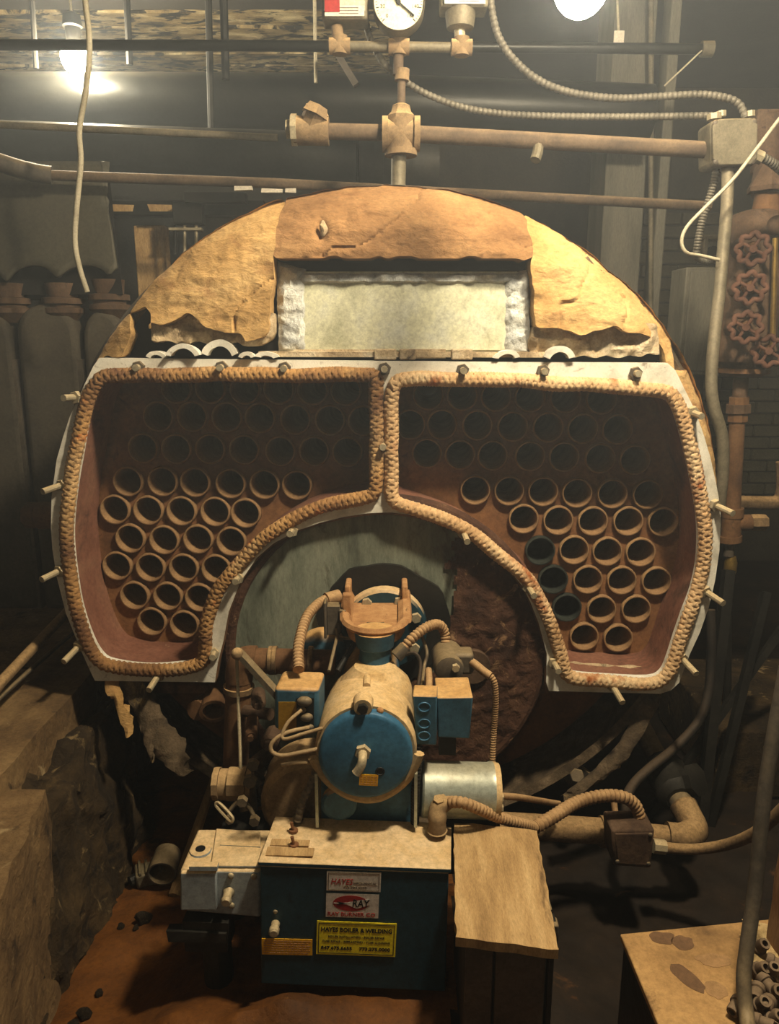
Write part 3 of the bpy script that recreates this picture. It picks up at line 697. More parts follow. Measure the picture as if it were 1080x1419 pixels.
# flaking rust over the right half: a thin ragged scab that stands proud of the green plate
mb = MB(); st = .008; K = {}
def vget(i, j):
    if (i, j) not in K:
        p = fc + V((i * st, 0, j * st)); p.y -= .006 + .010 * abs(fbm(p, 22, 4)); K[(i, j)] = len(mb.v); mb.v.append(p)
    return K[(i, j)]
for i in range(-30, 54):
    for j in range(-54, 54):
        x, z = i * st, j * st
        if math.hypot(x, z) > fr - .004: continue
        lim = .155 + .05 * noise.noise(V((3, 1, z * 9))) + .03 * noise.noise(V((x * 30, 5, z * 30))) - (.10 if z < -.05 else 0)
        if x > lim: mb.f.append((vget(i, j), vget(i + 1, j), vget(i + 1, j + 1), vget(i, j + 1)))
part(mb.build('rust_scab', M['furn_rust'], boiler, smooth=50), 'dark flaking rust over the right of the furnace front')
m = MB(); m.tube([fc + V((fr * cos(2 * pi * k / 64), .005, fr * sin(2 * pi * k / 64))) for k in range(64)], .016, n=10, closed=True, flat=1); m.build('furnace_rim', M['furn_rust'], boiler)
# lower head plate behind
m = MB(); n = 64
lower = [V((BC.x + (BR - .045) * sin(a), 1.965, BC.z + (BR - .045) * cos(a))) for a in [radians(127 + 106 * k / n) for k in range(n + 1)]]
m.prism(lower, (0, .015, 0)); m.build('lower_head', M['orange_rust'], boiler)
# side stub on the left of the shell
m = MB(); q = P(62, 714, 1.95); m.cyl(q + V((.09, 0, 0)), q - V((.015, 0, 0)), .036, n=16); m.hexnut(q - V((.02, 0, 0)), (-1, 0, 0), .03, .034); m.build('pipe_stub', M['rust'], boiler)
# torn lagging strips at the foot of the shell
def ragged(path, w, th, name, mt, seed, par=boiler):
    q = resample(catmull(path, 8), .012); m = MB(); n = len(q)
    for i, p in enumerate(q):
        ww = w * (1 + .3 * noise.noise(p * 20)) * (1 if i < n - 3 else .5)
        for k in range(8):
            a = 2 * pi * k / 8; m.v.append(p + V((cos(a) * ww, sin(a) * th, .2 * cos(a) * ww)) + V((1, .4, 1)) * .012 * fbm(p + V((k, seed, 0)), 30, 3))
    m.f = [(i * 8 + k, i * 8 + (k + 1) % 8, (i + 1) * 8 + (k + 1) % 8, (i + 1) * 8 + k) for i in range(n - 1) for k in range(8)] + [tuple(range(8)), tuple((n - 1) * 8 + k for k in range(8))]
    return m.build(name, mt, par, smooth=50)
part(ragged(PP([(178, 936, 1.84), (205, 985, 1.80), (230, 1030, 1.75), (258, 1070, 1.71)]), .036, .02, 'torn_lagging', M['lagging'], 1), 'torn grey yellow lagging hanging from the shell')
part(ragged(PP([(150, 940, 1.80), (166, 975, 1.765), (178, 1000, 1.75), (180, 1018, 1.74)]), .011, .008, 'torn_lagging', M['plaster'], 2), 'peeled tan strip')
ragged(PP([(200, 990, 1.79), (208, 1032, 1.74), (212, 1055, 1.73)]), .010, .006, 'torn_lagging', M['lagging'], 6)
part(ragged(PP([(905, 958, 1.85), (885, 1005, 1.82), (855, 1050, 1.79), (815, 1085, 1.78), (785, 1105, 1.78)]), .03, .018, 'torn_lagging', M['lagging'], 3), 'loose grey lagging band')
ragged(PP([(880, 1010), (868, 1035), (858, 1062)], 1.83), .01, .008, 'torn_lagging', M['plaster'], 4)
m = MB(); m.box(P(800, 1075, 1.86), (.075, .02, .06), Matrix.Rotation(.7, 3, 'Y')).cyl(P(800, 1075, 1.85), P(800, 1075, 1.82), .02, n=6).build('shell_bracket', M['gunk'], boiler, bev=.003)
# saddle that carries the drum
for yy in (2.3, 3.7):
    MB().box((-.007, yy, .23), (1.0, .18, .16)).build('saddle', M['concrete'], boiler)
# ================================================================== BURNER
def flex(path, r, name, mt, par=None, pitch=None, n=10, depth=.78):
    pitch = pitch or r * .75
    q = resample(path, pitch / 4); rs = [r * (1, .93, depth, .93)[i % 4] for i in range(len(q))]
    return MB().tube(q, rs, n=n).build(name, mt, par, smooth=40)
def wire(pts, r, name, mt, par=None, Y=None, n=8, k=8):
    return MB().tube(catmull(PP(pts, Y), k), r, n=n).build(name, mt, par, smooth=60)
burner = thing('rotary_oil_burner', 'dusty blue oil burner with round end cap, mounted below the arch', 'burner', P(507, 1300, 1.5))
bx = P(507, 1045, 1.36); ax0 = V((bx.x, 0, bx.z)); hr = 66 * mpp(bx)
def at(y, dx=0, dz=0): return V((bx.x + dx, y, bx.z + dz))
m = MB(); m.tube_l(at(1.372), V((0, 1, 0)), [(0, hr + .004), (.008, hr + .008), (.12, hr + .006), (.20, hr - .004), (.26, hr - .03), (.31, hr - .055)], 40, True)
m.warp(.0015, 20); m.build('motor_housing', M['body_dust'], burner, smooth=40)
m = MB(); m.tube([at(1.45 + .02 * k, 0, hr + .007 - (.0 if k < 6 else .012 * (k - 5))) for k in range(9)], .008, n=8).build('rib', M['body_dust'], burner)
m = MB(); m.tube_l(at(1.35), V((0, 1, 0)), [(0, hr - .010), (.002, hr - .004), (.006, hr - .001), (.022, hr - .001)], 48, True)
cap = m.build('end_cap', M['blue_cap'], burner, smooth=40); part(cap, 'round blue end cap')
# lug with bolt over the cap
p = P(503, 981, 1.352); m = MB(); m.tube_l(p, V((0, 1, 0)), [(0, .017), (.004, .019), (.03, .02)], 16, True); m.build('lug', M['body_dust'], burner)
m = MB(); m.hexnut(p - V((0, .008, 0)), (0, 1, 0), .009, .011); m.build('bolt', M['dark_iron'], burner)
p = P(527, 985, 1.366); MB().ball(p, .007).build('bolt', M['tray'], burner)
# fitting in the middle of the cap
p = P(503, 1041, 1.35); f = MB(); f.hexnut(p - V((0, .010, 0)), (0, 1, 0), .012, .016)
fit = f.build('cap_fitting', M['bolt'], cap)
MB().tube(catmull([p + V((0, -.008, 0)), p + V((.0, -.024, -.003)), p + V((-.003, -.030, -.014)), p + V((-.012, -.032, -.028))], 6), [.009] * 18 + [.0095], n=12).build('spout', M['bolt'], cap)
q = P(527, 1069, 1.3495); MB().tube([q + V((cos(a) * .008, 0, sin(a) * .008)) for a in [2 * pi * k / 20 for k in range(20)]], .0014, n=6, closed=True).cyl(q, q + V((0, .002, 0)), .006).build('plug_hole', M['ink'], cap)
t0 = P(511, 1081, 1.3488); k = mpp(t0); R5 = Matrix.Rotation(radians(3), 3, 'Y')
tg = MB().box(t0, (26 * k, .0012, 17 * k), R5).build('yellow_tag', M['orange'], cap); part(tg, 'small yellow paper tag')
m = MB()
for i in range(4):
    for j in range(5): m.box(t0 + R5 @ V(((-10 + j * 5) * k, -.0009, (5.5 - i * 3.6) * k)), (3.6 * k * random.uniform(.7, 1.1), .0004, .9 * k), R5)
o = m.build('print', M['tray'], cap, smooth=0); o['kind'] = 'stuff'
# base that carries the motor
m = MB(); zb = .22
tp = [at(1.415, -hr, 0), at(1.415, hr + .002, 0), at(1.62, hr - .01, 0), at(1.62, -hr + .01, 0)]
bt = [V((p.x * 1.0 + (.012 if p.x > bx.x else -.012), p.y, zb)) for p in tp]
m.hexa(bt, tp); m.build('base', M['blue'], burner, bev=.008)
m = MB(); pts = [at(1.378, -hr - .012, -hr * .2), at(1.378, -hr * .82, -hr * .75), at(1.378, -hr * .3, -hr * 1.12), at(1.378, hr * .3, -hr * 1.14), at(1.378, hr * .85, -hr * .72), at(1.378, hr + .012, -hr * .1)]
m.tube(catmull(pts, 8), .009, n=8, flat=1.6).build('cradle', M['body_dust'], burner)
p = P(470, 1113, 1.382); MB().tube_l(p, V((0, 1, 0)), [(-.008, .030), (-.004, .036), (.01, .036)], 20, True).build('hub_cover', M['blue'], burner)
for dx in (-1, 1): MB().box(at(1.38, dx * (hr + .006), -.11), (.006, .02, .12)).build('fin', M['steel'], burner)
# neck and hinge tray
nk = P(520, 905, 1.57)
m = MB(); m.lathe(V((nk.x, 1.57, .885)), (0, 0, 1), [(0, .042), (.012, .038), (.035, .034), (.05, .034), (.055, .041), (.07, .043), (.09, .046)], 28)
m.build('neck', M['blue'], burner, smooth=40)
m = MB(); m.lathe((nk.x, 1.535, .80), (0, 0, 1), [(0, .088), (.04, .086), (.075, .074), (.098, .052), (.108, .044)], 32); m.build('shoulder', M['body_dust'], burner, smooth=50)
tz = .968
def trayp(u, v):      # u across -1..1, v front 0 .. back 1
    w = .050 + .018 * min(1, v * 3); return V((nk.x + u * w, 1.535 + v * .32, tz))
out = [trayp(-1, 1), trayp(-1, .30)] + [V((nk.x + .062 * cos(a), 1.62 + .075 * sin(a), tz)) for a in [pi + pi * k / 14 for k in range(1, 14)]] + [trayp(1, .30), trayp(1, 1)]
m = MB(); m.prism(out, (0, 0, -.022)); tray = m.build('hinge_tray', M['tray'], burner, bev=.004)
m = MB(); op = catmull(out, 3); m.tube([p + V((0, 0, .010)) for p in op], .009, n=6, flat=1.9); m.build('tray_rim', M['tray'], tray)
m = MB(); m.box((nk.x, 1.62, tz + .001), (.04, .018, .003)).build('slot', M['dark_iron'], tray, bev=.001)
m = MB(); m.box((nk.x + .003, 1.541, tz - .012), (.024, .01, .022)).build('notch', M['dark_iron'], tray)
for dx in (-1, 1): MB().box((nk.x + dx * .068, 1.80, tz + .022), (.014, .12, .055)).build('tray_ear', M['tray'], tray, bev=.004)
# mounting flange and throat
fcz = P(533, 868, 1.792)
m = MB(); m.tube_l(fcz - V((0, .03, 0)), V((0, 1, 0)), [(0, .098), (.004, .104), (.03, .106)], 40, True); mf = m.build('mounting_flange', M['teal'], burner)  # darker paint stands in for the shadow over this blue flange
for a in (25, 65, 120, 160, 330, 210):
    p = fcz + V((.085 * cos(radians(a)), -.03, .085 * sin(radians(a)))); MB().hexnut(p - V((0, .012, 0)), (0, 1, 0), .012, .013).build('flange_bolt', M['bolt'], mf)
m = MB(); thr = []
for k in range(48):
    a = 2 * pi * k / 48; r = .165 + .012 * noise.noise(V((cos(a) * 3, sin(a) * 3, 1))); thr.append(fcz + V((r * cos(a), .012, r * sin(a) * .95)))
m.prism(thr, (0, .012, 0)); o = m.build('throat_ring', M['dark_iron'], burner)
m = MB(); m.tube_l(at(1.60, 0, .0), V((0, 1, 0)), [(0, .06), (.08, .065), (.3, .08)], 28, True).build('throat_barrel', M['blue'], burner)
# left terminal box
F = [P(380, 953, 1.42), P(442, 955, 1.42), P(442, 1012, 1.42), P(380, 1012, 1.42)]
d = V((.006, .085, 0))
m = MB(); m.hexa([F[3], F[2], F[2] + d, F[3] + d], [F[0], F[1], F[1] + d, F[0] + d]); tb = m.build('terminal_box', M['blue'], burner, bev=.009, seg=3)
def onf(px, py, Y): return P(px, py, Y)
def fq(x0, y0, x1, y1, Y, th=.003): return MB().prism([P(x0, y0, Y), P(x1, y0, Y), P(x1, y1, Y), P(x0, y1, Y)], (0, th, 0))
fq(386, 973, 411, 1011, 1.4185).build('window', M['amber'], tb)
fq(411, 968, 435, 1011, 1.4175).build('terminal_panel', M['ink'], tb)
for (a, c, r) in ((422, 972, .013), (425, 994, .011), (428, 1008, .009), (418, 984, .008)):
    MB().ball(P(a, c, 1.412), r, (1.2, .8, .8)).build('terminal', M['gunk'], tb)
# right control boxes
F = [P(572, 964, 1.40), P(606, 965, 1.40), P(605, 1033, 1.40), P(577, 1032, 1.40)]; d = V((.004, .05, 0))
m = MB(); m.hexa([F[3], F[2], F[2] + d, F[3] + d], [F[0], F[1], F[1] + d, F[0] + d]); cb = m.build('knockout_box', M['blue'], burner, bev=.003)
for (a, c) in ((588, 980), (588, 1003), (588, 1020)):
    p = P(a, c, 1.399); MB().tube([p + V((cos(t) * .0115, 0, sin(t) * .0095)) for t in [2 * pi * k / 24 for k in range(24)]], .0017, n=6, closed=True).build('knockout', M['blue_cap'], cb)
F = [P(606, 967, 1.43), P(656, 966, 1.43), P(651, 1024, 1.43), P(607, 1022, 1.43)]; d = V((.0, .095, 0))
m = MB(); m.hexa([F[3], F[2], F[2] + d, F[3] + d], [F[0], F[1], F[1] + d, F[0] + d]); m.build('relay_box', M['blue'], burner, bev=.003)
MB().box(P(620, 1028, 1.46), (.035, .02, .05)).build('relay_bracket', M['dark_iron'], burner)
# small pump behind the relay box
p = P(622, 922, 1.58); m = MB(); m.tube_l(p - V((0, .03, 0)), V((0, 1, 0)), [(0, .020), (.004, .030), (.02, .034), (.09, .036)], 20, True); pm = m.build('solenoid', M['gunk'], burner)
MB().hexnut(P(632, 927, 1.54), (0, 1, 0), .012, .009).build('nut', M['bolt'], pm)
MB().box(P(640, 915, 1.59), (.05, .05, .05)).build('solenoid_block', M['gunk'], burner, bev=.008)
MB().tube_l(P(655, 925, 1.80), V((0, 1, 0)), [(0, .045), (.05, .055)], 20, True).build('red_port', M['red_iron'], burner)
# conduits of the burner
flex(catmull(PP([(414, 928, 1.46), (414, 895, 1.52), (424, 858, 1.6), (440, 838, 1.66), (456, 829, 1.7)]), 10), .0125, 'flexible_conduit', M['flex'], burner)
MB().cyl(P(452, 831, 1.69), P(470, 826, 1.71), .016, n=14).build('conduit_elbow', M['flex'], burner)
flex(catmull(PP([(555, 905, 1.56), (570, 886, 1.57), (592, 869, 1.6), (609, 866, 1.63), (617, 880, 1.64), (617, 908, 1.62)]), 10), .012, 'flexible_conduit', M['flex'], burner)
MB().cyl(P(549, 910, 1.55), P(562, 897, 1.56), .015, n=12).build('conduit_elbow', M['gunk'], burner)
wire([(560, 908, 1.55), (575, 905, 1.54), (583, 920, 1.53), (580, 950, 1.5)], .004, 'burner_wire', M['hose'], burner)
wire([(585, 882, 1.62), (592, 905, 1.6), (588, 925, 1.58), (585, 955, 1.5)], .004, 'burner_wire', M['gunk'], burner)
wire([(594, 928, 1.52), (595, 945, 1.48), (594, 962, 1.44)], .0075, 'burner_wire', M['flex'], burner)
wire([(636, 908, 1.6), (655, 918, 1.57), (670, 930, 1.55), (680, 937, 1.54)], .0095, 'conduit_elbow', M['flex'], burner)
flex(catmull(PP([(676, 933, 1.545), (685, 945, 1.54), (687, 975, 1.54), (684, 1020, 1.54), (682, 1075, 1.52)]), 10), .0075, 'flexible_conduit', M['flex'], burner)
flex(catmull(PP([(580, 1030, 1.41), (579, 1060, 1.40), (576, 1095, 1.39), (575, 1140, 1.40)]), 8), .0095, 'flexible_conduit', M['dark_iron'], burner)
flex(catmull(PP([(440, 1062, 1.40), (432, 1085, 1.39), (420, 1110, 1.385), (413, 1137, 1.38)]), 8), .009, 'flexible_conduit', M['gunk'], burner, pitch=.012)
# bracket switch left of the tray, with its rods
F = P(463, 857, 1.66); m = MB(); m.box(F, (.03, .03, .07)).box(F + V((-.018, -.01, .005)), (.006, .04, .085)).box(F + V((.018, -.005, .01)), (.02, .02, .03)); m.build('limit_switch', M['gunk'], burner, bev=.002)
MB().box(P(481, 838, 1.66), (.02, .02, .055)).build('switch_bracket', M['tray'], burner, bev=.003)
wire([(466, 872, 1.64), (470, 883, 1.62), (500, 885, 1.58)], .004, 'linkage_rod', M['gunk'], burner)
wire([(468, 880, 1.62), (462, 905, 1.55), (456, 930, 1.5)], .004, 'linkage_rod', M['gunk'], burner)
wire([(497, 884, 1.6), (480, 910, 1.57), (468, 930, 1.54)], .006, 'linkage_rod', M['dark_iron'], burner)
MB().ball(P(448, 895, 1.78), .06, (1, .6, .8)).build('oil_pot', M['blue'], burner)
# wire loops at the left of the cap
wire([(418, 984, 1.40), (400, 1000, 1.38), (391, 1018, 1.37), (396, 1024, 1.365), (420, 1017, 1.365), (447, 1009, 1.37)], .0036, 'burner_wire', M['wire_dusty'], burner)
wire([(428, 1008, 1.40), (398, 1015, 1.375), (379, 1027, 1.365), (376, 1040, 1.36), (390, 1047, 1.36), (420, 1042, 1.365), (440, 1038, 1.37)], .0042, 'burner_wire', M['wire_dusty'], burner)
wire([(390, 1060, 1.38), (415, 1057, 1.38), (444, 1058, 1.39)], .0036, 'burner_wire', M['wire_dusty'], burner)
# blower housing to the left of the base
m = MB(); p = P(432, 1105, 1.50); m.tube_l(p - V((0, .05, 0)), V((0, 1, 0)), [(0, .06), (.01, .095), (.03, .108), (.11, .11)], 36, True); m.build('blower_housing', M['cast_dust'], burner)
# galvanised pump motor at the right
pl, pr = P(584, 1093, 1.44), P(683, 1096, 1.44); r = 38 * mpp(pl); axm = (pr - pl).normalized()
m = MB(); m.tube_l(pl, axm, [(0, r * .93), (.004, r), ((pr - pl).length - .012, r), ((pr - pl).length - .008, r * 1.03), ((pr - pl).length, r * 1.03)], 40, True)
mo = m.build('pump_motor', M['steel'], burner, smooth=30); part(mo, 'shiny galvanised motor shell')
m = MB(); m.tube_l(pr, axm, [(0, r * 1.03), (.012, r * .98), (.016, r * .5)], 40, True).build('motor_end', M['body_dust'], mo)
for dz in (-.012, .012): MB().hexnut(pr + V((.012, -.02, dz - .015)), axm, .008, .008).build('bolt', M['bolt'], mo)
MB().box(pl.lerp(pr, .5) - V((0, 0, r + .05)), (.1, .09, .12)).build('motor_foot', M['dark_iron'], mo)
wire([(692, 1103, 1.44), (720, 1105, 1.48), (750, 1110, 1.55), (775, 1114, 1.62)], .0075, 'fuel_line', M['flex'], burner)
# fuel pipework left of the burner
pw = thing('fuel_oil_pipework', 'rusty brown pipe elbow, valve and linkage left of the blue burner', 'pipework', P(330, 1300, 1.55))
Yp = 1.70
m = MB(); m.cyl(P(340, 915, Yp), P(465, 918, Yp), .030, n=20); m.build('pipe', M['rust'], pw)
for a in (373, 378, 428): MB().cyl(P(a, 915, Yp), P(a + 6, 915, Yp), .034, n=20).build('collar', M['dusty_pipe'], pw)
MB().tube(catmull([P(356, 914, Yp), P(340, 915, Yp), P(333, 924, Yp), P(331, 942, Yp)], 6), .033, n=18).build('elbow', M['rust'], pw)
m = MB(); m.cyl(P(332, 930, Yp), P(326, 1075, Yp), .031, n=20); m.build('pipe', M['rust'], pw)
MB().cyl(P(331, 950, Yp), P(331, 957, Yp), .037, n=20).build('collar', M['dusty_pipe'], pw)
Yv = 1.52
m = MB(); m.cyl(P(297, 1087, Yv), P(350, 1087, Yv), .034, n=20); vb = m.build('valve_body', M['cast_dust'], pw)
for a, w, r in ((297, 8, .036), (318, 24, .037)): MB().cyl(P(a, 1086, Yv - .004), P(a + w, 1086, Yv - .004), r, n=10).build('valve_cap', M['cast_dust'], vb)
for (a, c, r, l, mt) in ((356, 1050, .018, .06, 'red_iron'), (350, 1075, .02, .06, 'gunk'), (360, 1100, .016, .06, 'dark_iron'), (352, 1010, .014, .07, 'rust'), (362, 968, .016, .06, 'red_iron'), (375, 1022, .02, .06, 'red_iron'), (340, 1110, .014, .05, 'gunk'), (370, 1085, .022, .05, 'red_iron')):
    p = P(a, c, 1.58); MB().tube_l(p - V((0, l / 2, 0)), V((random.uniform(-.3, .3), 1, random.uniform(-.2, .2))).normalized(), [(0, r * .7), (.006, r), (l - .006, r), (l, r * .8)], 12, True).hexnut(p - V((0, l / 2 + .01, 0)), (0, 1, 0), .012, r * .55).build('valve_fitting', M[mt], pw)
MB().cyl(P(340, 1062, 1.56), P(345, 1125, 1.5), .02, n=14).build('valve_stem', M['gunk'], pw)
MB().cyl(P(340, 985, 1.66), P(375, 990, 1.62), .014, n=12).build('pipe', M['red_iron'], pw)
MB().tube(PP([(328, 908, 1.62), (330, 960, 1.6), (333, 1040, 1.54), (334, 1090, 1.50)]), .0038, n=8).build('linkage_rod', M['bolt'], pw)
m = MB(); a, c = P(330, 903, 1.62), P(388, 966, 1.50); m.tube([a, c], .011, n=4, flat=.45); m.build('link_bar', M['gunk'], pw)
MB().ball(P(329, 906, 1.61), .014, (1, 1, 1)).build('rod_end', M['cast_dust'], pw)
MB().ball(P(334, 1090, 1.495), .012).build('rod_end', M['cast_dust'], pw)
sl = catmull(PP([(300, 1117, 1.45), (304, 1113, 1.45), (322, 1132, 1.43), (319, 1137, 1.43)]), 5, True); MB().tube(sl, .0035, n=6, closed=True).build('slotted_lever', M['bolt'], pw)
wire([(318, 1124, 1.47), (330, 1112, 1.48), (345, 1118, 1.47), (355, 1138, 1.45)], .005, 'linkage_rod', M['gunk'], pw)
for (a, c, r) in ((318, 1138, .010), (352, 1140, .012), (335, 1113, .012), (346, 1085, .016), (350, 1062, .014)):
    MB().hexnut(P(a, c, 1.44 if c > 1100 else 1.48), (0, 1, 0), .014, r).build('nut', M['gunk'], pw)
MB().box(P(340, 1150, 1.48), (.09, .07, .05)).cyl(P(330, 1110, 1.56), P(330, 1330, 1.62), .022, n=10).build('valve_stand', M['dark_iron'], pw)
# open elbow at the left of the furnace front
m = MB(); m.tube(catmull(PP([(298, 968, 1.90), (285, 975, 1.85), (272, 985, 1.80)]), 6), .026, n=16).build('elbow_fitting', M['rust'], boiler)
p = P(296, 982, 1.80); MB().tube_l(p, V((.2, -1, -.25)).normalized(), [(-.05, .026), (0, .034), (.012, .036), (.012, .027), (-.03, .024)], 18, True).build('elbow_fitting', M['rust'], boiler)

# ================================================================== CONTROL CABINET
cabinet = thing('control_cabinet', 'dark blue control cabinet with company stickers and a dusty top', 'cabinet', P(490, 1368, 1.30))
CYF = 1.27
Ft = [P(360, 1196, CYF), P(623, 1206, CYF), P(617, 1374, CYF), P(362, 1363, CYF)]
d = V((.012, .138, 0.0)); bk_ = [p + d for p in Ft]; ins = .006
m = MB(); m.hexa([Ft[3] + V((0, .012, 0)), Ft[2] + V((0, .012, 0)), bk_[2], bk_[3]], [Ft[0] + V((0, .012, -.004)), Ft[1] + V((0, .012, -.004)), bk_[1] + V((0, 0, -.004)), bk_[0] + V((0, 0, -.004))]); m.build('body', M['teal'], cabinet, bev=.002)
m = MB(); up = V((0, 0, .005)); e = V((.003, 0, 0))
m.hexa([Ft[0] - e + V((0, -.003, -.004)), Ft[1] + e + V((0, -.003, -.004)), bk_[1] + e, bk_[0] - e], [Ft[0] - e + V((0, -.003, 0)) + up, Ft[1] + e + V((0, -.003, 0)) + up, bk_[1] + e + up, bk_[0] - e + up])
m.build('top_cover', M['teal'], cabinet, bev=.002)
m = MB(); m.prism([Ft[0] + V((.001, 0, -.006)), Ft[1] + V((-.001, 0, -.006)), Ft[2], Ft[3]], (0, .011, 0)); door = m.build('door', M['teal'], cabinet, bev=.002)
# face frame of reference on the door
ux = (Ft[1] - Ft[0]).normalized(); uz = (Ft[0] - Ft[3]).normalized(); uzz = (uz - ux * uz.dot(ux)).normalized(); nf = V((0, -1, 0))
def onface(px, py, lift=0): return P(px, py, CYF - lift)
def sticker(x0, y0, x1, y1, tilt, name, mt, lift=.0012, th=.0012):
    k = mpp(onface((x0 + x1) / 2, (y0 + y1) / 2)); c = onface((x0 + x1) / 2, (y0 + y1) / 2, lift); R = Matrix.Rotation(radians(tilt), 3, 'Y')
    o = MB().box(c, ((x1 - x0) * k, th, (y1 - y0) * k), R).build(name, mt, cabinet, smooth=0)
    return o, c - V((0, th / 2 + .0003, 0)), R, k
def say(o, c, R, k, body, dx, dy, h, mt, w=None, bold=0.0, shear=0.0):
    return text_mesh(body, h * k, c + R @ V((dx * k, 0, -dy * k)), R @ V((1, 0, 0)), R @ V((0, 0, 1)), 'lettering', mt, o, bold=bold * k, shear=shear, width=w * k if w else None)
o, c, R, k = sticker(453, 1206, 528, 1237, 2, 'silver_sticker', M['metal_lbl']); part(o, 'silver foil sticker')
def frame(o, c, R, k, hw, hh, t, mt):
    m = MB()
    for (x, z, w, h) in ((0, hh, 2 * hw + t, t), (0, -hh, 2 * hw + t, t), (-hw, 0, t, 2 * hh), (hw, 0, t, 2 * hh)): m.box(c + R @ V((x * k, -.0001, z * k)), (w * k, .0004, h * k), R)
    m.build('border', mt, o, smooth=0)
frame(o, c, R, k, 35, 13.5, .7, M['gunk'])
say(o, c, R, k, 'HAYES', -17, 1, 13, M['red'], 31, .12, .25); say(o, c, R, k, 'MECHANICAL', 16, 2.5, 6, M['gunk'], 32); say(o, c, R, k, '773.784.0000', 2, 9.5, 5.5, M['gunk'], 32)
o, c, R, k = sticker(452, 1236, 525, 1274, 2, 'oval_logo_sticker', M['metal_lbl'], .0010); part(o, 'silver sticker with a red oval')
m = MB(); el = [c + R @ V(((-2 + 25 * cos(a)) * k, 0, (4 + 12.5 * sin(a)) * k)) for a in [2 * pi * i / 40 for i in range(40)]]; m.prism(el, (0, .0003, 0)); m.build('red_oval', M['red'], o, smooth=0)
m = MB(); V3 = lambda x, z: c + R @ V((x * k, -.0005, z * k))
m.prism([V3(-26, 4.6), V3(-8, 5.2), V3(8, 9), V3(24, 12), V3(25, 3), V3(6, -4), V3(-8, 2.4), V3(-26, 3.4)], (0, .0003, 0)); m.build('pale_flash', M['metal_lbl'], o, smooth=0)
m = MB(); m.prism([V3(-22, 7) + V((0, -.0002, 0)), V3(-7, 4) + V((0, -.0002, 0)), V3(-22, 1) + V((0, -.0002, 0)), V3(-18, 4) + V((0, -.0002, 0))], (0, .0003, 0)); m.build('arrow', M['ink'], o, smooth=0)
say(o, c - V((0, .0006, 0)), R, k, 'RAY', 11, -4, 17, M['ink'], 24, .3, .12); say(o, c, R, k, 'RAY BURNER CO', -1, 14, 8.5, M['red'], 66, .12)
o, c, R, k = sticker(439, 1274, 549, 1328, 2.5, 'yellow_sticker', M['yellow'], .0016); part(o, 'bright yellow boiler company sticker')
frame(o, c, R, k, 52, 24, .9, M['ink'])
say(o, c, R, k, 'HAYES BOILER & WELDING', 0, -14, 9.5, M['ink'], 98, .25)
say(o, c, R, k, 'BOILER INSTALLATION - BOILER REPAIR', 0, -3, 4.6, M['ink'], 78); say(o, c, R, k, 'TUBE REPAIR - REFRACTORY - TUBE CLEANING', 0, 5, 4.6, M['ink'], 94)
say(o, c, R, k, '847.675.6655', -27, 16, 7.5, M['ink'], 43, .2); say(o, c, R, k, '773.275.0000', 26, 16, 7.5, M['ink'], 43, .2)
o, c, R, k = sticker(363, 1299, 433, 1325, 1.5, 'orange_label', M['orange']); part(o, 'worn orange warning label')
m = MB()
for i in range(6):
    x = -32
    while x < 30:
        w = random.uniform(1.5, 6); m.box(c + R @ V(((x + w / 2) * k, 0, (9.5 - i * 3.8) * k)), (w * k, .0004, 1.1 * k), R); x += w + 1.1
o2 = m.build('fine_print', M['tray'], o, smooth=0); o2['kind'] = 'stuff'
p = onface(382, 1280, .0); m = MB(); m.tube_l(p, V((0, -1, 0)), [(0, .009), (.01, .008), (.014, .010), (.024, .010), (.027, .007)], 18, True); m.build('latch_knob', M['bolt'], cabinet)
for c_ in (1263, 1293): MB().ball(onface(382, c_, -.001), .005, (1, .6, 1)).build('screw', M['bolt'], cabinet)
# things on the cabinet top
def ontop(px, py): return PZ(px, py, Ft[0].z + .005)
for (x0, y0, x1, y1, mt, nm) in ((374, 1163, 430, 1172, 'orange', 'top_label'), (368, 1174, 436, 1186, 'orange', 'top_label')):
    a = [ontop(x0 + 3, y0), ontop(x1, y0 + 2), ontop(x1 - 2, y1 + 1), ontop(x0, y1)]; MB().prism([q + V((0, 0, .0015)) for q in a], (0, 0, -.0015)).build(nm, M['wood'], cabinet, smooth=0)
for (a, c_) in ((407, 1152), (408, 1172)):
    q = ontop(a, c_); tgl = MB().cyl(q, q + V((0, 0, .004)), .009, n=12).build('toggle_switch', M['toggle'], cabinet); MB().cyl(q, q + V((-.004, 0, .020)), .0026, .0036, n=8).build('lever', M['toggle'], tgl)
q = ontop(413, 1138); MB().hexnut(q, (0, 0, 1), .012, .011).build('conduit_nut', M['gunk'], cabinet)
q = ontop(606, 1150); m = MB(); m.tube(catmull([q, q + V((0, .0, .02)), q + V((.003, .012, .042)), q + V((.02, .022, .05))], 6), [.021, .019, .019, .018, .018, .017, .018, .019, .019, .019, .018, .018, .018, .018, .018, .018, .018, .017, .017], n=16).build('conduit_elbow', M['cast_dust'], cabinet)
MB().hexnut(q + V((.003, .014, .052)), (0, -.3, 1), .012, .012).build('conduit_nut', M['cast_dust'], cabinet)
flex(catmull([q + V((.016, .020, .049))] + PP([(640, 1112, 1.362), (662, 1120, 1.368), (690, 1132, 1.395), (720, 1141, 1.43), (742, 1146, 1.47)]), 10), .0125, 'flexible_conduit', M['flex'], cabinet)

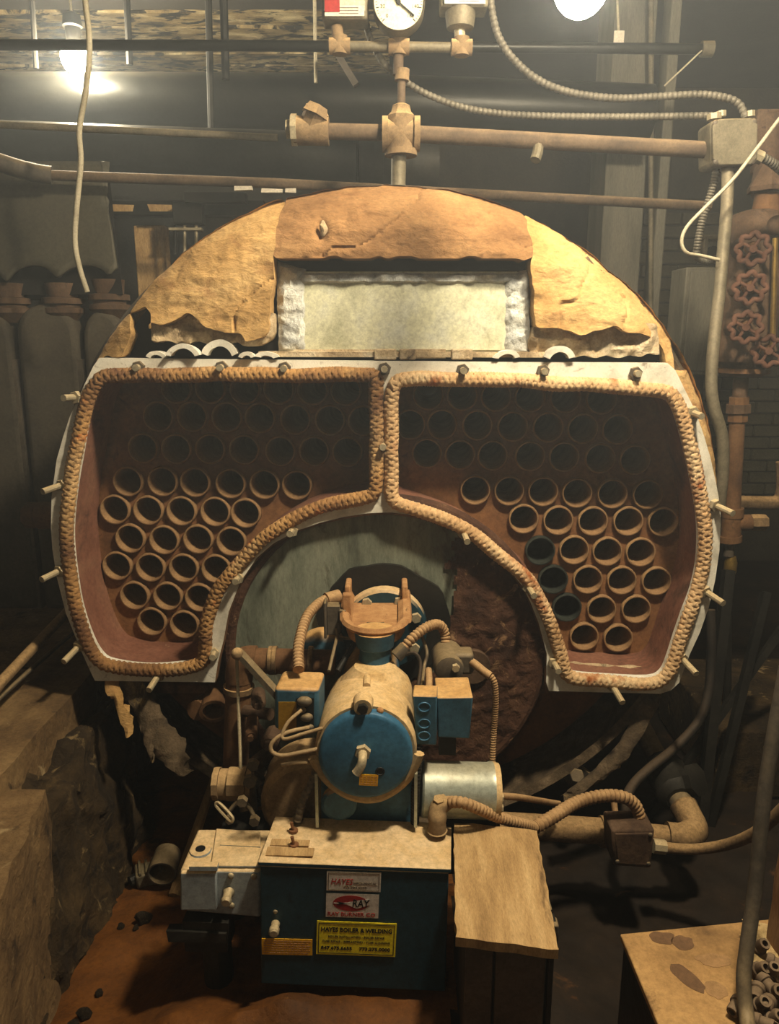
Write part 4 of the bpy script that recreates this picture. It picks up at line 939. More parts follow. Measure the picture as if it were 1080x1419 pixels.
# ================================================================== GREY ACTUATOR
act = thing('damper_actuator', 'dusty grey motor actuator box left of the dark blue cabinet', 'actuator', P(305, 1268, 1.33))
F = [P(249, 1206, 1.31), P(361, 1207, 1.31), P(361, 1272, 1.31), P(256, 1263, 1.31)]; d = V((.004, .13, 0))
m = MB(); m.hexa([F[3], F[2], F[2] + d, F[3] + d], [F[0], F[1], F[1] + d, F[0] + d]); m.build('body', M['grey_box'], act, bev=.005)
def gtop(px, py): return PZ(px, py, F[0].z + .002)
a = [gtop(300, 1150), gtop(361, 1154), gtop(361, 1202), gtop(292, 1202)]; MB().prism([q + V((0, 0, .004)) for q in a], (0, 0, -.006)).build('cover_plate', M['grey_box'], act, bev=.002)
a = [gtop(306, 1172), gtop(361, 1175), gtop(361, 1177), gtop(305, 1174)]; MB().prism([q + V((0, 0, .006)) for q in a], (0, 0, -.004)).build('cover_ridge', M['grey_box'], act)
q = gtop(278, 1178); MB().lathe(q + V((0, 0, -.002)), (0, 0, 1), [(0, .022), (.004, .021), (.005, .018)], 24).build('knockout', M['grey_box'], act)
MB().cyl(q + V((0, 0, .002)), q + V((0, 0, .004)), .010, n=16).build('knockout_hole', M['ink'], act)
def aq(x0, y0, x1, y1, lift): return MB().prism([P(x0, y0, 1.31 - lift), P(x1, y0, 1.31 - lift), P(x1, y1, 1.31 - lift), P(x0, y1, 1.31 - lift)], (0, lift, 0))
aq(250, 1210, 300, 1262, .012).build('end_cover', M['grey_box'], act, bev=.003)
aq(262, 1201, 301, 1207, .014).build('lip', M['grey_box'], act)
for (a, c_) in ((320, 1214), (352, 1215), (321, 1255)): MB().ball(P(a, c_, 1.308), .0065, (1, .6, 1)).build('screw', M['bolt'], act)
q = P(317, 1236, 1.31); MB().tube_l(q, V((0, -1, -.05)).normalized(), [(0, .012), (.006, .009), (.018, .009), (.024, .011), (.03, .008)], 14, True).build('shaft_knob', M['bolt'], act)
m = MB(); m.box(P(290, 1285, 1.33) , (.09, .06, .07)).box(P(275, 1292, 1.31), (.12, .03, .02)).warp(.008, 25).build('mount_foot', M['dark_iron'], act)
m = MB(); q = P(300, 1290, 1.36); m.cyl(V((q.x, q.y, gz(q.x, q.y) - .02)), V((q.x, q.y, F[3].z + .01)), .03, n=12).build('mount_post', M['dark_iron'], act)
# ================================================================== PLANK AND ITS PEDESTAL
pz = .622
T = [PZ(629, 1138, pz), PZ(744, 1151, pz), PZ(774, 1316, pz), PZ(632, 1299, pz)]
m = MB(); A, B, C_, D = T[3], T[2], T[1], T[0]; nu, nv = 24, 36
for lay in (0, 1):
    for j in range(nv + 1):
        for i in range(nu + 1):
            p = A.lerp(B, i / nu).lerp(D.lerp(C_, i / nu), j / nv)
            p = p + V((.003 * noise.noise(p * 40), .004 * noise.noise(p * 30 + V((5, 5, 5))), (-.018 if lay else .0012 * noise.noise(p * 50))))
            m.v.append(p)
w = nu + 1; L0 = (nu + 1) * (nv + 1)
for j in range(nv):
    for i in range(nu):
        q = (j * w + i, j * w + i + 1, (j + 1) * w + i + 1, (j + 1) * w + i); m.f.append(q); m.f.append(tuple(L0 + k for k in q[::-1]))
per = [i for i in range(w)] + [j * w + nu for j in range(1, nv + 1)] + [nv * w + i for i in range(nu - 1, -1, -1)] + [j * w for j in range(nv - 1, 0, -1)]
for a, b_ in zip(per, per[1:] + per[:1]): m.f.append((a, b_, L0 + b_, L0 + a))
tag(m.build('board', M['wood'], smooth=35), 'worn dusty board lying flat beside the dark blue cabinet', 'board')
ped = thing('pedestal', 'narrow dark metal stand under the worn dusty board', 'stand', P(705, 1500, 1.2))
Yq = 1.155; zt = pz - .019
def qz(px, Y): r = ray(px, 1310); return P(px, 1310, Y).x
xa, xb, xc, xd = P(645, 1312, Yq).x, P(686, 1312, Yq).x, P(757, 1312, Yq).x, P(768, 1312, Yq).x
yb = 1.38
def panel(x0, x1, y0, th, name, mt, dz=0): return MB().box(((x0 + x1) / 2, y0 + th / 2, (zt + .2) / 2 - dz), (x1 - x0, th, zt - .2 - dz * 2)).build(name, mt, ped, bev=.002)
MB().box(((xa + xd) / 2, (Yq + .02 + yb) / 2, (zt + .2) / 2), (xd - xa - .004, yb - Yq - .02, zt - .2)).build('body', M['gunk'], ped)
panel(xa, xb - .002, Yq, .016, 'front_panel', M['gunk']); panel(xb + .002, xc, Yq - .004, .02, 'front_panel', M['gunk']); panel(xc + .004, xd, Yq - .008, .02, 'side_rail', M['dark_iron'])
MB().box(((xa + xd) / 2, Yq - .006, zt - .018), (xd - xa + .006, .022, .034)).build('top_rail', M['gunk'], ped, bev=.003)
# ================================================================== DUSTY STEEL CABINET AT THE LOWER RIGHT
rz = .60
T = [PZ(860, 1294, rz), PZ(1092, 1271, rz), PZ(1240, 1475, rz), PZ(942, 1490, rz)]
rc = thing('steel_cabinet', 'dusty steel cabinet with stained top at the lower right, couplings on it', 'cabinet', V(((T[0].x + T[2].x) / 2, (T[0].y + T[2].y) / 2, .2)))
m = MB(); tt = .012
m.hexa([T[3] - V((0, 0, tt)), T[2] - V((0, 0, tt)), T[1] - V((0, 0, tt)), T[0] - V((0, 0, tt))], [T[3], T[2], T[1], T[0]]); m.build('top', M['stain_top'], rc, bev=.002)
ins_ = lambda p, z: V((p.x + (.006 if p in (T[0], T[3]) else -.006), p.y, z))
m = MB(); m.hexa([V((T[3].x + .006, T[3].y + .005, .2)), V((T[2].x - .006, T[2].y + .005, .2)), V((T[1].x - .006, T[1].y - .005, .2)), V((T[0].x + .006, T[0].y - .005, .2))], [V((T[3].x + .006, T[3].y + .005, rz - tt)), V((T[2].x - .006, T[2].y + .005, rz - tt)), V((T[1].x - .006, T[1].y - .005, rz - tt)), V((T[0].x + .006, T[0].y - .005, rz - tt))])
m.build('body', M['dark_iron'], rc)
M['oil'] = mat('oil stain', ['#5e452e', '#6c5036'], 9, .8, 0, .2)
M['oil_pale'] = mat('dried stain', ['#8a6a46', '#98764e'], 9, .85, 0, .2)
for (a, c_, sx, sy, rot, mt) in ((917, 1299, .021, .015, 0, 'oil'), (947, 1307, .019, .016, .3, 'oil'), (990, 1330, .027, .014, 0, 'oil_pale'), (951, 1353, .014, .034, .55, 'oil'), (992, 1371, .018, .018, 0, 'oil_pale')):
    q = PZ(a, c_, rz + .0006); pl_ = []
    for k in range(28):
        t = 2 * pi * k / 28; rr_ = 1 + .28 * noise.noise(V((cos(t) * 1.6 + a, sin(t) * 1.6, c_)))
        x, y = cos(t) * sx * rr_, sin(t) * sy * rr_; pl_.append(q + V((x * cos(rot) - y * sin(rot), x * sin(rot) + y * cos(rot), 0)))
    MB().prism(pl_, (0, 0, -.0012)).build('oil_stain', M[mt], rc, smooth=0)
# grit and couplings on its right end
g = MB(); n = 26; rg = random.Random(5)
c0 = PZ(1072, 1350, rz)
for j in range(n + 1):
    for i in range(n + 1):
        x = c0.x - .055 + .15 * i / n; y = c0.y - .14 + .26 * j / n
        e = min(1, 6 * min(i / n, 1 - i / n, j / n, 1 - j / n) + .3 * noise.noise(V((x * 60, y * 60, 0))))
        g.v.append(V((x, y, rz - .001 + max(0, e) * (.008 + .006 * noise.noise(V((x * 130, y * 130, 3)))))))
g.f = [(j * (n + 1) + i, j * (n + 1) + i + 1, (j + 1) * (n + 1) + i + 1, (j + 1) * (n + 1) + i) for j in range(n) for i in range(n) if math.hypot((i - 15) / 13, (j - 13) / 13) < .86 + .22 * noise.noise(V((i * .25, j * .25, 2)))]
tag(g.build('grit', M['gravel'], smooth=60), 'pale grit spilled round the steel couplings', 'grit', kind='stuff')
proto = None
spots = [(1050, 1312, 0), (1048, 1342, 0), (1066, 1338, 1), (1069, 1350, 0), (1058, 1362, 1), (1076, 1372, 0), (1055, 1377, 1), (1052, 1392, 0), (1071, 1396, 1), (1068, 1414, 0), (1030, 1396, 1), (1086, 1352, 1), (1090, 1385, 0), (1048, 1424, 1), (1084, 1418, 1)]
for k, (a, c_, lie) in enumerate(spots):
    q = PZ(a, c_, rz + .012)
    if proto is None:
        r = .0115; m = MB()
        m.tube_l(V((0, 0, 0)), V((0, 0, 1)), [(0, r * .9), (.003, r), (.010, r), (.0115, r * .8), (.026, r * .8), (.029, r * .72), (.029, r * .42), (.006, r * .40), (.0, r * .42), (0, r * .9)], 16, False)
        o = m.build('pipe_coupling', M['old_pipe'], origin=(0, 0, 0), smooth=40); proto = o
    else:
        o = proto.copy(); COL.objects.link(o)
    tag(o, 'small dusty steel coupling heaped in pale grit on the steel cabinet', 'coupling', 'steel couplings on the cabinet')
    if lie: o.rotation_euler = (pi / 2 + rg.uniform(-.2, .2), 0, rg.uniform(-1.2, 1.2)); o.location = (q.x, q.y + .01, rz + .0155)
    else: o.rotation_euler = (rg.uniform(.3, .7), rg.uniform(-.3, .3), 0); o.location = (q.x, q.y, rz + .008)
p0 = PZ(1091, 1318, rz); m = MB()
m.tube([V((p0.x + .012 * k * 0, p0.y, rz + (.02 * k))) + V((.002 * noise.noise(V((k, 3, 1))), 0, 0)) for k in range(0, 22)], .034, n=4); m.warp(.003, 14)
tag(m.build('timber_post', M['post'], bev=.004), 'pale timber offcut standing on the steel cabinet by the right edge', 'post')
tag(wire([(1090, 925, 1.10), (1062, 1085, 1.06), (1047, 1230, 1.02), (1036, 1310, .99), (1031, 1360, .965), (1036, 1415, .93), (1044, 1470, .865)], .0112, 'iron_rod', M['gunk'], n=12), 'long dark scuffed rod leaning in front of the steel cabinet', 'rod')
# ================================================================== LOWER RIGHT PIPEWORK
gp = thing('gas_pipe', 'thick dusty pipe with elbow and black valve right of the burner', 'pipe', P(800, 1500, 1.62))
Yg = 1.66
m = MB(); m.cyl(P(690, 1143, Yg), P(840, 1152, Yg), .031, n=22); m.build('pipe', M['dusty_pipe'], gp)
m = MB(); m.cyl(P(838, 1152, Yg), P(930, 1160, Yg), .027, n=22); m.build('pipe', M['dusty_pipe'], gp)
MB().cyl(P(832, 1152, Yg), P(846, 1153, Yg), .037, n=22).build('collar', M['dusty_pipe'], gp)
MB().tube(catmull([P(925, 1159, Yg), P(948, 1160, Yg), P(962, 1150, Yg + .03), P(955, 1132, Yg + .06), P(948, 1118, Yg + .09)], 6), [.035] + [.034] * 23 + [.036], n=20).build('elbow', M['dusty_pipe'], gp)
m = MB(); m.tube([P(949, 1122, Yg + .08), P(935, 1092, Yg + .16), P(905, 1040, Yg + .3), P(884, 1000, Yg + .42)], .030, n=20); m.build('riser_pipe', M['gunk'], gp)
va, vc = P(943, 1108, Yg + .11), P(918, 1062, Yg + .24); axv = (vc - va).normalized()
m = MB(); m.tube_l(va, axv, [(0, .036), (.012, .05), (.02, .056), (.05, .05), (.09, .052), (.12, .056), (.13, .044), (.15, .036)], 12, True); vv = m.build('valve_body', M['dark_iron'], gp)
MB().tube_l(va.lerp(vc, .5), V((.5, -.5, .4)).normalized(), [(0, .03), (.06, .032), (.062, .042), (.08, .042), (.085, .02)], 8, True).build('valve_bonnet', M['dark_iron'], vv)
MB().cyl(P(884, 1008, Yg + .40), P(895, 1025, Yg + .36), .037, n=18).build('collar', M['gunk'], gp)
MB().cyl(P(735, 1146, Yg), P(735, 1146, Yg) - V((0, 0, .55)), .018, n=10).build('pipe_support', M['dark_iron'], gp)
jb = thing('rusty_junction_box', 'small rusty tapered junction box on the thick dusty pipe', 'junction box', P(878, 1203, 1.58))
F = [P(848, 1150, 1.55), P(909, 1149, 1.55), P(903, 1204, 1.55), P(851, 1200, 1.55)]; d = V((0, .075, 0))
m = MB(); m.hexa([F[3], F[2], F[2] + d, F[3] + d], [F[0], F[1], F[1] + d, F[0] + d]); m.warp(.002, 25).build('box', M['red_iron'], jb, bev=.006)
m = MB(); m.prism([p + V((0, -.004, 0)) for p in [P(852, 1154, 1.55), P(905, 1153, 1.55), P(900, 1199, 1.55), P(855, 1196, 1.55)]], (0, .006, 0)); m.build('cover', M['red_iron'], jb, bev=.003)
for (a, c_) in ((856, 1194), (899, 1197), (902, 1157)): MB().ball(P(a, c_, 1.544), .005, (1, .6, 1)).build('screw', M['gunk'], jb)
MB().cyl(P(905, 1172, 1.59), P(922, 1174, 1.59), .017, n=8).build('conduit_connector', M['bolt'], jb)
MB().cyl(P(887, 1150, 1.59), P(888, 1138, 1.60), .02, n=12).build('conduit_connector', M['flex'], jb)
tag(flex(catmull(PP([(742, 1146, 1.47), (765, 1133, 1.50), (800, 1112, 1.56), (835, 1103, 1.58), (865, 1105, 1.59), (882, 1118, 1.60), (888, 1142, 1.60)]), 10), .0155, 'flexible_conduit', M['flex']), 'thick arched flexible conduit rising from the board to the rusty junction box', 'conduit')
tag(wire([(918, 1174, 1.59), (960, 1177, 1.57), (1005, 1171, 1.53), (1040, 1158, 1.48), (1068, 1138, 1.44), (1100, 1105, 1.40)], .0125, 'rigid_conduit', M['dusty_pipe'], n=14), 'smooth dusty conduit curving from the rusty junction box to the right', 'conduit')
tag(wire([(985, 845, 1.98), (986, 905, 1.96), (982, 960, 1.93), (968, 1000, 1.9), (935, 1037, 1.86), (898, 1067, 1.8), (876, 1090, 1.76), (868, 1112, 1.72), (868, 1150, 1.70)], .0125, 'rubber_hose', M['hose'], n=12), 'dark rubber hose hanging in a curve under the boiler edge', 'hose')
wire_t = wire([(850, 1100, 1.66), (853, 1125, 1.64), (858, 1142, 1.62), (878, 1146, 1.6)], .008, 'wire_lead', M['flex']); tag(wire_t, 'bent tan wire lead behind the thick arched conduit', 'wire')
# dark steelwork and footing behind at the right
zl0, zl1 = .15, P(1000, 1012, 2.2).z; xl0 = P(1000, 1012, 2.2).x
tag(MB().hexa([V((xl0, 2.2, zl0)), V((2.4, 2.2, zl0)), V((2.4, 2.75, zl0)), V((xl0, 2.75, zl0))], [V((xl0, 2.2, zl1)), V((2.4, 2.2, zl1)), V((2.4, 2.75, zl1)), V((xl0, 2.75, zl1))]).warp(.008, 6).build('concrete_ledge', M['bank'], bev=.01), 'low rough concrete ledge in the dark right of the boiler', 'ledge')
for (a, b_, r, lab) in (((1085, 870, 2.15), (985, 1010, 2.1), .014, 'dark steel brace slanting down right of the boiler, upper one'), ((1062, 820, 2.14), (975, 1180, 2.0), .016, 'dark steel brace standing steeply right of the boiler, lower one'), ((1010, 790, 2.12), (962, 1230, 1.95), .02, 'dark upright steel leg close beside the boiler shell')):
    A, B = P(*a), P(*b_); 
    if B.z > .2: B = B + (B - A) * ((B.z - .14) / (A.z - B.z))
    tag(MB().tube([A, B], r, n=4).build('steel_brace', M['dark_iron']), lab, 'brace')

# ================================================================== RIGHT: JUNCTION BOX, CONDUITS, WATER COLUMN
YJ = 2.0
jx = thing('square_junction_box', 'square grey junction box above the boiler with conduits entering it', 'junction box', P(1018, 232, YJ))
F = [P(986, 166, YJ), P(1049, 164, YJ), P(1048, 229, YJ), P(987, 230, YJ)]; d = V((0, .09, 0))
m = MB(); m.hexa([F[3], F[2], F[2] + d, F[3] + d], [F[0], F[1], F[1] + d, F[0] + d]); m.build('box', M['grey_pipe'], jx, bev=.01, seg=3)
f2 = [p + V((0, -.008, 0)) for p in F]; ctr = sum(f2, V((0, 0, 0))) / 4
lid = []
for i in range(4):
    a, b_ = f2[i], f2[(i + 1) % 4]; lid += [a.lerp(b_, .14), a.lerp(b_, .86)]
m = MB(); m.prism(lid, (0, .009, 0)); lidp = m.build('lid', M['grey_pipe'], jx, bev=.003)
for p in F: MB().ball(p.lerp(ctr, .17) + V((0, -.003, 0)), .008, (1, .5, 1)).build('lid_screw', M['gunk'], jx)
for (a, c_, w) in ((990, 166, .03), (1000, 162, .02), (1040, 162, .02)): MB().cyl(P(a, c_, 2.04), P(a, c_ - 8, 2.04), w * .6, n=8).build('connector', M['bolt'], jx)
MB().cyl(P(1046, 215, 2.04), P(1056, 219, 2.04), .016, n=8).build('connector', M['bolt'], jx)
tag(flex(catmull(PP([(993, 231, 2.04), (990, 252, 2.05), (980, 285, 2.06), (972, 312, 2.07), (966, 345, 2.08), (966, 356, 2.1), (980, 362, 2.12), (1000, 356, 2.14)]), 10), .0095, 'flexible_conduit', M['flex_grey']), 'thin flexible conduit dropping from the square grey junction box', 'conduit')
tag(wire([(1009, 229, 2.03), (1008, 280, 2.0), (1003, 340, 1.97), (998, 400, 1.94), (990, 470, 1.91), (986, 530, 1.89), (990, 565, 1.88), (1001, 605, 1.875), (1002, 650, 1.875), (997, 705, 1.88)], .0145, 'steel_conduit', M['grey_pipe'], n=14), 'grey steel conduit pipe running down beside the right rim of the boiler', 'conduit')
tag(wire([(1100, 140, 1.9), (1078, 168, 1.9), (1050, 205, 1.9), (1015, 250, 1.9), (975, 290, 1.9), (952, 315, 1.9), (945, 335, 1.9), (952, 350, 1.9), (970, 354, 1.92), (997, 360, 1.93)], .0042, 'white_wire', M['wire']), 'loose pale wire looping across the square grey junction box', 'wire')
tag(flex(catmull(PP([(678, -20, 2.05), (683, 20, 2.05), (692, 52, 2.05), (712, 82, 2.05), (745, 110, 2.05), (790, 128, 2.05), (850, 136, 2.05), (910, 134, 2.05), (970, 131, 2.05), (1008, 136, 2.05), (1026, 146, 2.05), (1034, 164, 2.04)]), 8), .0095, 'flexible_conduit', M['flex_grey'], pitch=.012), 'long flexible conduit from the right pressure switch to the square junction box', 'conduit')
tag(flex(catmull(PP([(506, 20, 2.1), (512, 50, 2.1), (530, 85, 2.08), (552, 105, 2.1), (585, 127, 2.1), (635, 147, 2.1), (690, 157, 2.08), (760, 161, 2.06), (850, 162, 2.05), (940, 161, 2.05), (984, 160, 2.05), (1004, 160, 2.05)]), 8), .0088, 'flexible_conduit', M['flex_grey'], pitch=.012), 'sagging flexible conduit passing behind the gauge stem to the square junction box', 'conduit')
tag(flex(catmull(PP([(1053, 217, 2.05), (1068, 224, 2.06), (1085, 238, 2.08), (1110, 262, 2.1)]), 8), .012, 'flexible_conduit', M['flex_grey']), 'short flexible conduit leaving the square junction box on its right', 'conduit')
YW = 2.35
wc = thing('water_column', 'rust brown iron water column with red handwheel cocks, right of boiler', 'water column', P(1045, 520, YW))
k = mpp(P(1040, 400, YW)); r = 39 * k
zt_, zb_ = P(1042, 292, YW).z, P(1042, 515, YW).z; xw = P(1041, 400, YW).x
m = MB(); m.lathe((xw, YW, zb_), (0, 0, 1), [(0, r * .55), (.012, r * .8), (.03, r), (zt_ - zb_ - .03, r), (zt_ - zb_ - .01, r * .85), (zt_ - zb_, r * .5)], 36); m.build('body', M['red_iron'], wc, smooth=40)
m = MB(); m.lathe((xw + .02, YW, zt_ - .004), (0, 0, 1), [(0, .04), (.02, .036), (.05, .034), (.055, .03)], 20); m.build('nipple', M['rust'], wc)
MB().tube_l(V((xw + .02, YW, zt_ + .05)), V((0, 0, 1)), [(0, .058), (.012, .06), (.03, .05), (.06, .032), (.08, .02)], 6, True).build('cap', M['red_iron'], wc)
MB().box(P(1062, 190, YW + .2), (.10, .08, .14)).cyl(P(1062, 160, YW + .2), P(1062, 240, YW + .2), .045, n=16).build('top_fitting', M['red_iron'], wc, bev=.006)
MB().cyl(P(1062, 235, YW + .19), P(1058, 262, YW), .035, n=16).build('top_pipe', M['red_iron'], wc)
def handwheel(c, ax, r, par):
    ax = V(ax).normalized(); u = ax.orthogonal().normalized(); w = ax.cross(u); m = MB(); n = 48
    m.tube([c + (u * cos(2 * pi * k / n) + w * sin(2 * pi * k / n)) * (r * (1 + .13 * cos(8 * 2 * pi * k / n))) for k in range(n)], r * .2, n=8, closed=True)
    for s_ in range(4):
        a = 2 * pi * s_ / 4 + .3; m.cyl(c, c + (u * cos(a) + w * sin(a)) * r, r * .13, n=8)
    m.tube_l(c - ax * .01, ax, [(0, r * .3), (.02, r * .26)], 12, True)
    return m.build('handwheel', M['red_wheel'], par, smooth=50)
M['red_wheel'] = mat('rusty red handwheel', ['#40281e', '#5a3c2e', '#6c4c3c'], 20, .85, .1, .4, 70)
for (a, c_) in ((1044, 345), (1040, 399), (1034, 454), (1066, 487)):
    h = P(a, c_, YW - .14); root_ = P(a - 8, c_ - 2, YW - r * .8)
    ck = MB().cyl(root_ + V((0, .03, 0)), root_.lerp(h, .45), .034, .030, n=18).build('try_cock', M['red_iron'], wc)
    MB().cyl(root_.lerp(h, .3), h, .012, n=10).hexnut(root_.lerp(h, .5), (h - root_), .02, .02).build('stem', M['rust'], ck)
    handwheel(h, (h - root_) + V((-.02, -.02, .01)), .038, ck)
MB().cyl(P(1075, 330, YW - .13), P(1071, 478, YW - .13), .008, n=10).build('glass_rod', M['brass'], wc)
MB().ball(P(1078, 312, YW - .13), .022, (1.3, 1, 1.2)).cyl(P(1072, 310, YW - .13), P(1088, 318, YW), .014, n=10).build('gauge_cock', M['red_iron'], wc)
MB().lathe(P(1030, 522, YW), (0, 0, 1), [(0, .05), (.012, .075), (.024, .075), (.03, .05)], 24).build('flange', M['rust'], wc)
x0 = 1024
def vpipe(a, c0, c1, r, name, mt, n=20): return MB().cyl(P(a, c0, YW), P(a - (c1 - c0) * .05, c1, YW), r, n=n).build(name, M[mt], wc)
vpipe(1027, 523, 552, .022, 'pipe', 'red_iron'); vpipe(1025, 550, 562, .030, 'union', 'rust', 8); vpipe(1024, 560, 572, .037, 'union', 'red_iron', 8); vpipe(1023, 572, 584, .030, 'union', 'rust', 8)
vpipe(1022, 582, 708, .023, 'pipe', 'rust'); vpipe(1016, 704, 716, .033, 'collar', 'rust', 16)
MB().cyl(P(1015, 712, YW), P(1013, 748, YW), .030, n=18).cyl(P(1014, 725, YW), P(1040, 724, YW), .026, n=16).build('tee', M['rust'], wc)
MB().cyl(P(1012, 742, YW), P(1012, 750, YW), .036, n=16).build('collar', M['rust'], wc)
MB().hexnut(P(1040, 724, YW), (1, 0, 0), .05, .026).build('plug', M['dusty_pipe'], wc)
MB().cyl(P(1011, 748, YW), P(1010, 770, YW), .016, n=14).build('pipe', M['gunk'], wc)
MB().lathe(P(1011, 800, YW), (0, 0, 1), [(0, .012), (.02, .02), (.05, .02), (.07, .014)], 12).build('drain_cock', M['brass'], wc)
MB().cyl(P(1010, 800, YW), P(1008, 1010, YW), .012, n=10).build('drain_pipe', M['dark_iron'], wc)
m = MB(); m.tube(catmull([P(1020, 696, 2.6), P(1060, 697, 2.6), P(1078, 695, 2.6), P(1086, 680, 2.6), P(1086, 640, 2.6)], 5), .024, n=16)
ep = m.build('equalizer_pipe', M['dusty_pipe']); tag(ep, 'brown pipe elbow behind the water column at the right edge', 'pipe')
# ================================================================== TOP PIPEWORK WITH GAUGE AND SWITCHES
YT = 2.05
hd = thing('header_pipe', 'rusty pipe with cross tee over the boiler crown, strainer at one end', 'pipe', P(553, 254, YT))
def hp(a, b_, r, name, mt, Y=YT, n=20, par=None): return MB().cyl(P(a[0], a[1], Y), P(b_[0], b_[1], Y), r, n=n).build(name, M[mt], par or hd)
hp((455, 182), (530, 184), .019, 'pipe', 'old_pipe'); hp((580, 186), (984, 208), .0195, 'pipe', 'old_pipe')
hp((553, 212), (552, 258), .0185, 'pipe', 'grey_pipe'); hp((557, 100), (556, 160), .010, 'pipe', 'old_pipe')
m = MB(); c0 = P(556, 186, YT); kk = mpp(c0)
m.cyl(c0 - V((24 * kk, 0, 0)), c0 + V((24 * kk, 0, 0)), .034, n=18).cyl(c0 - V((0, 0, 26 * kk)), c0 + V((0, 0, 18 * kk)), .034, n=18); m.build('cross_tee', M['cast_dust'], hd)
MB().cyl(c0 - V((26 * kk, 0, 0)), c0 - V((18 * kk, 0, 0)), .041, n=18).build('collar', M['cast_dust'], hd); MB().cyl(c0 + V((18 * kk, 0, 0)), c0 + V((26 * kk, 0, 0)), .041, n=18).build('collar', M['cast_dust'], hd)
MB().cyl(c0 - V((0, 0, 28 * kk)), c0 - V((0, 0, 20 * kk)), .040, n=18).build('collar', M['cast_dust'], hd)
MB().lathe(c0 + V((0, 0, 16 * kk)), (0, 0, 1), [(0, .034), (.012, .034), (.02, .026), (.035, .022), (.04, .012)], 8).build('bushing', M['cast_dust'], hd)
m = MB(); c1_ = P(430, 178, YT); m.cyl(P(408, 181, YT), P(456, 182, YT), .033, n=18).cyl(c1_, P(440, 152, YT - .02), .030, n=8); st_ = m.build('strainer', M['cast_dust'], hd)
MB().cyl(P(436, 160, YT - .02), P(441, 147, YT - .02), .036, .026, n=6).build('strainer_cap', M['cast_dust'], st_); MB().cyl(P(404, 180, YT), P(412, 180, YT), .037, n=8).cyl(P(397, 179, YT), P(406, 179, YT), .022, n=8).build('end_plug', M['bolt'], st_)
MB().tube(catmull(PP([(745, 195, YT), (746, 208, YT - .01), (742, 222, YT - .02)]), 5), .013, n=10).build('drip_valve', M['grey_pipe'], hd)
# gauge tree
gt = thing('gauge_tree', 'small dusty pipe tree that carries the round gauge and two switches', 'pipe', P(553, 104, YT))
hp((474, 64), (640, 66), .0115, 'pipe', 'grey_pipe', par=gt, n=14); hp((553, 40), (552, 104), .0125, 'pipe', 'old_pipe', par=gt, n=14)
for (a, c_) in ((553, 65), (471, 64), (640, 66)):
    q = P(a, c_, YT); MB().cyl(q - V((.025, 0, 0)), q + V((.025, 0, 0)), .0185, n=14).cyl(q - V((0, 0, .018)), q + V((0, 0, .022)), .0185, n=14).build('fitting', M['cast_dust'], gt)
hp((467, 36), (469, 58), .014, 'nipple', 'cast_dust', par=gt, n=12); hp((637, 40), (638, 60), .013, 'nipple', 'bolt', par=gt, n=12)
hp((558, 96), (557, 112), .018, 'fitting', 'cast_dust', par=gt, n=12)
ga = thing('pressure_gauge', 'round cream dial pressure gauge over the pipe tree', 'gauge', P(553, 42, YT - .03))
gc = P(553, 4, YT - .05); kk = mpp(gc); gr = 35 * kk
m = MB(); m.tube_l(gc, V((0, 1, 0)), [(-.004, gr * .98), (-.006, gr * 1.0), (0, gr * 1.035), (.045, gr * 1.03), (.05, gr * .9)], 48, False); m.build('bezel', M['grey_pipe'], ga)
m = MB(); m.cyl(gc, gc + V((0, .04, 0)), gr * 1.0, n=48); dl = m.build('dial', M['dial'], ga)
for i in range(41):
    a = radians(225 - 270 * i / 40); big = i % 5 == 0; l = .13 if big else .07
    R = Matrix.Rotation(-a, 3, 'Y'); MB().box(gc + V((cos(a), 0, sin(a))) * gr * (.93 - l / 2) + V((0, -.0006, 0)), (gr * l, .0006, gr * (.03 if big else .016)), R).build('tick', M['ink'], dl, smooth=0)
for i, t in enumerate(('0', '20', '40', '60', '80', '100', '120', '140', '160')):
    a = radians(225 - 270 * i / 8); text_mesh(t, gr * .2, gc + V((cos(a), 0, sin(a))) * gr * .66 + V((0, -.0008, 0)), (1, 0, 0), (0, 0, 1), 'numeral', M['ink'], dl)
a = radians(-38); R = Matrix.Rotation(-a, 3, 'Y'); MB().box(gc + V((cos(a), 0, sin(a))) * gr * .28 + V((0, -.004, 0)), (gr * .95, .0012, gr * .055), R).cyl(gc + V((0, -.006, 0)), gc, gr * .08).build('needle', M['ink'], ga)
MB().cyl(P(553, 36, YT - .02), P(553, 46, YT), .013, n=8).build('stem', M['bolt'], ga)
def switch(px0, px1, pyb, Y, lab, redside):
    t = thing('pressure_switch', lab, 'switch', P((px0 + px1) / 2, pyb, Y))
    k = mpp(P((px0 + px1) / 2, pyb, Y)); zb = P(0, pyb, Y).z; xa, xb = P(px0, pyb, Y).x, P(px1, pyb, Y).x
    MB().box(((xa + xb) / 2, Y + .035, zb + .075), (xb - xa, .07, .15)).build('case', M['panel'], t, bev=.005)
    MB().box(((xa + xb) / 2, Y - .003, zb + .08), (xb - xa - .012, .006, .13)).build('cover', M['clear'], t, bev=.002)
    w = xb - xa - .016
    MB().box(((xa + xb) / 2, Y - .007, zb + .014), (w, .002, .022)).build('white_label', M['paperw'], t, smooth=0)
    MB().box((xa + .008 + w * .19, Y - .0082, zb + .024), (w * .38, .002, .026)).build('red_label', M['red'], t, smooth=0)
    for i in range(3): MB().box((xa + .008 + w * .6, Y - .0085, zb + .020 - i * .006), (w * .5, .0008, .0012)).build('print_line', M['gunk'], t, smooth=0)
    for i in range(4): MB().tube(catmull([V((xa + w * (.45 + .12 * i), Y - .008, zb + .045)), V((xa + w * (.4 + .15 * i), Y - .012, zb + .06)), V((xa + w * (.5 + .1 * i), Y - .009, zb + .09))], 5), .0022, n=6).build('wire', M['wire'], t)
    return t
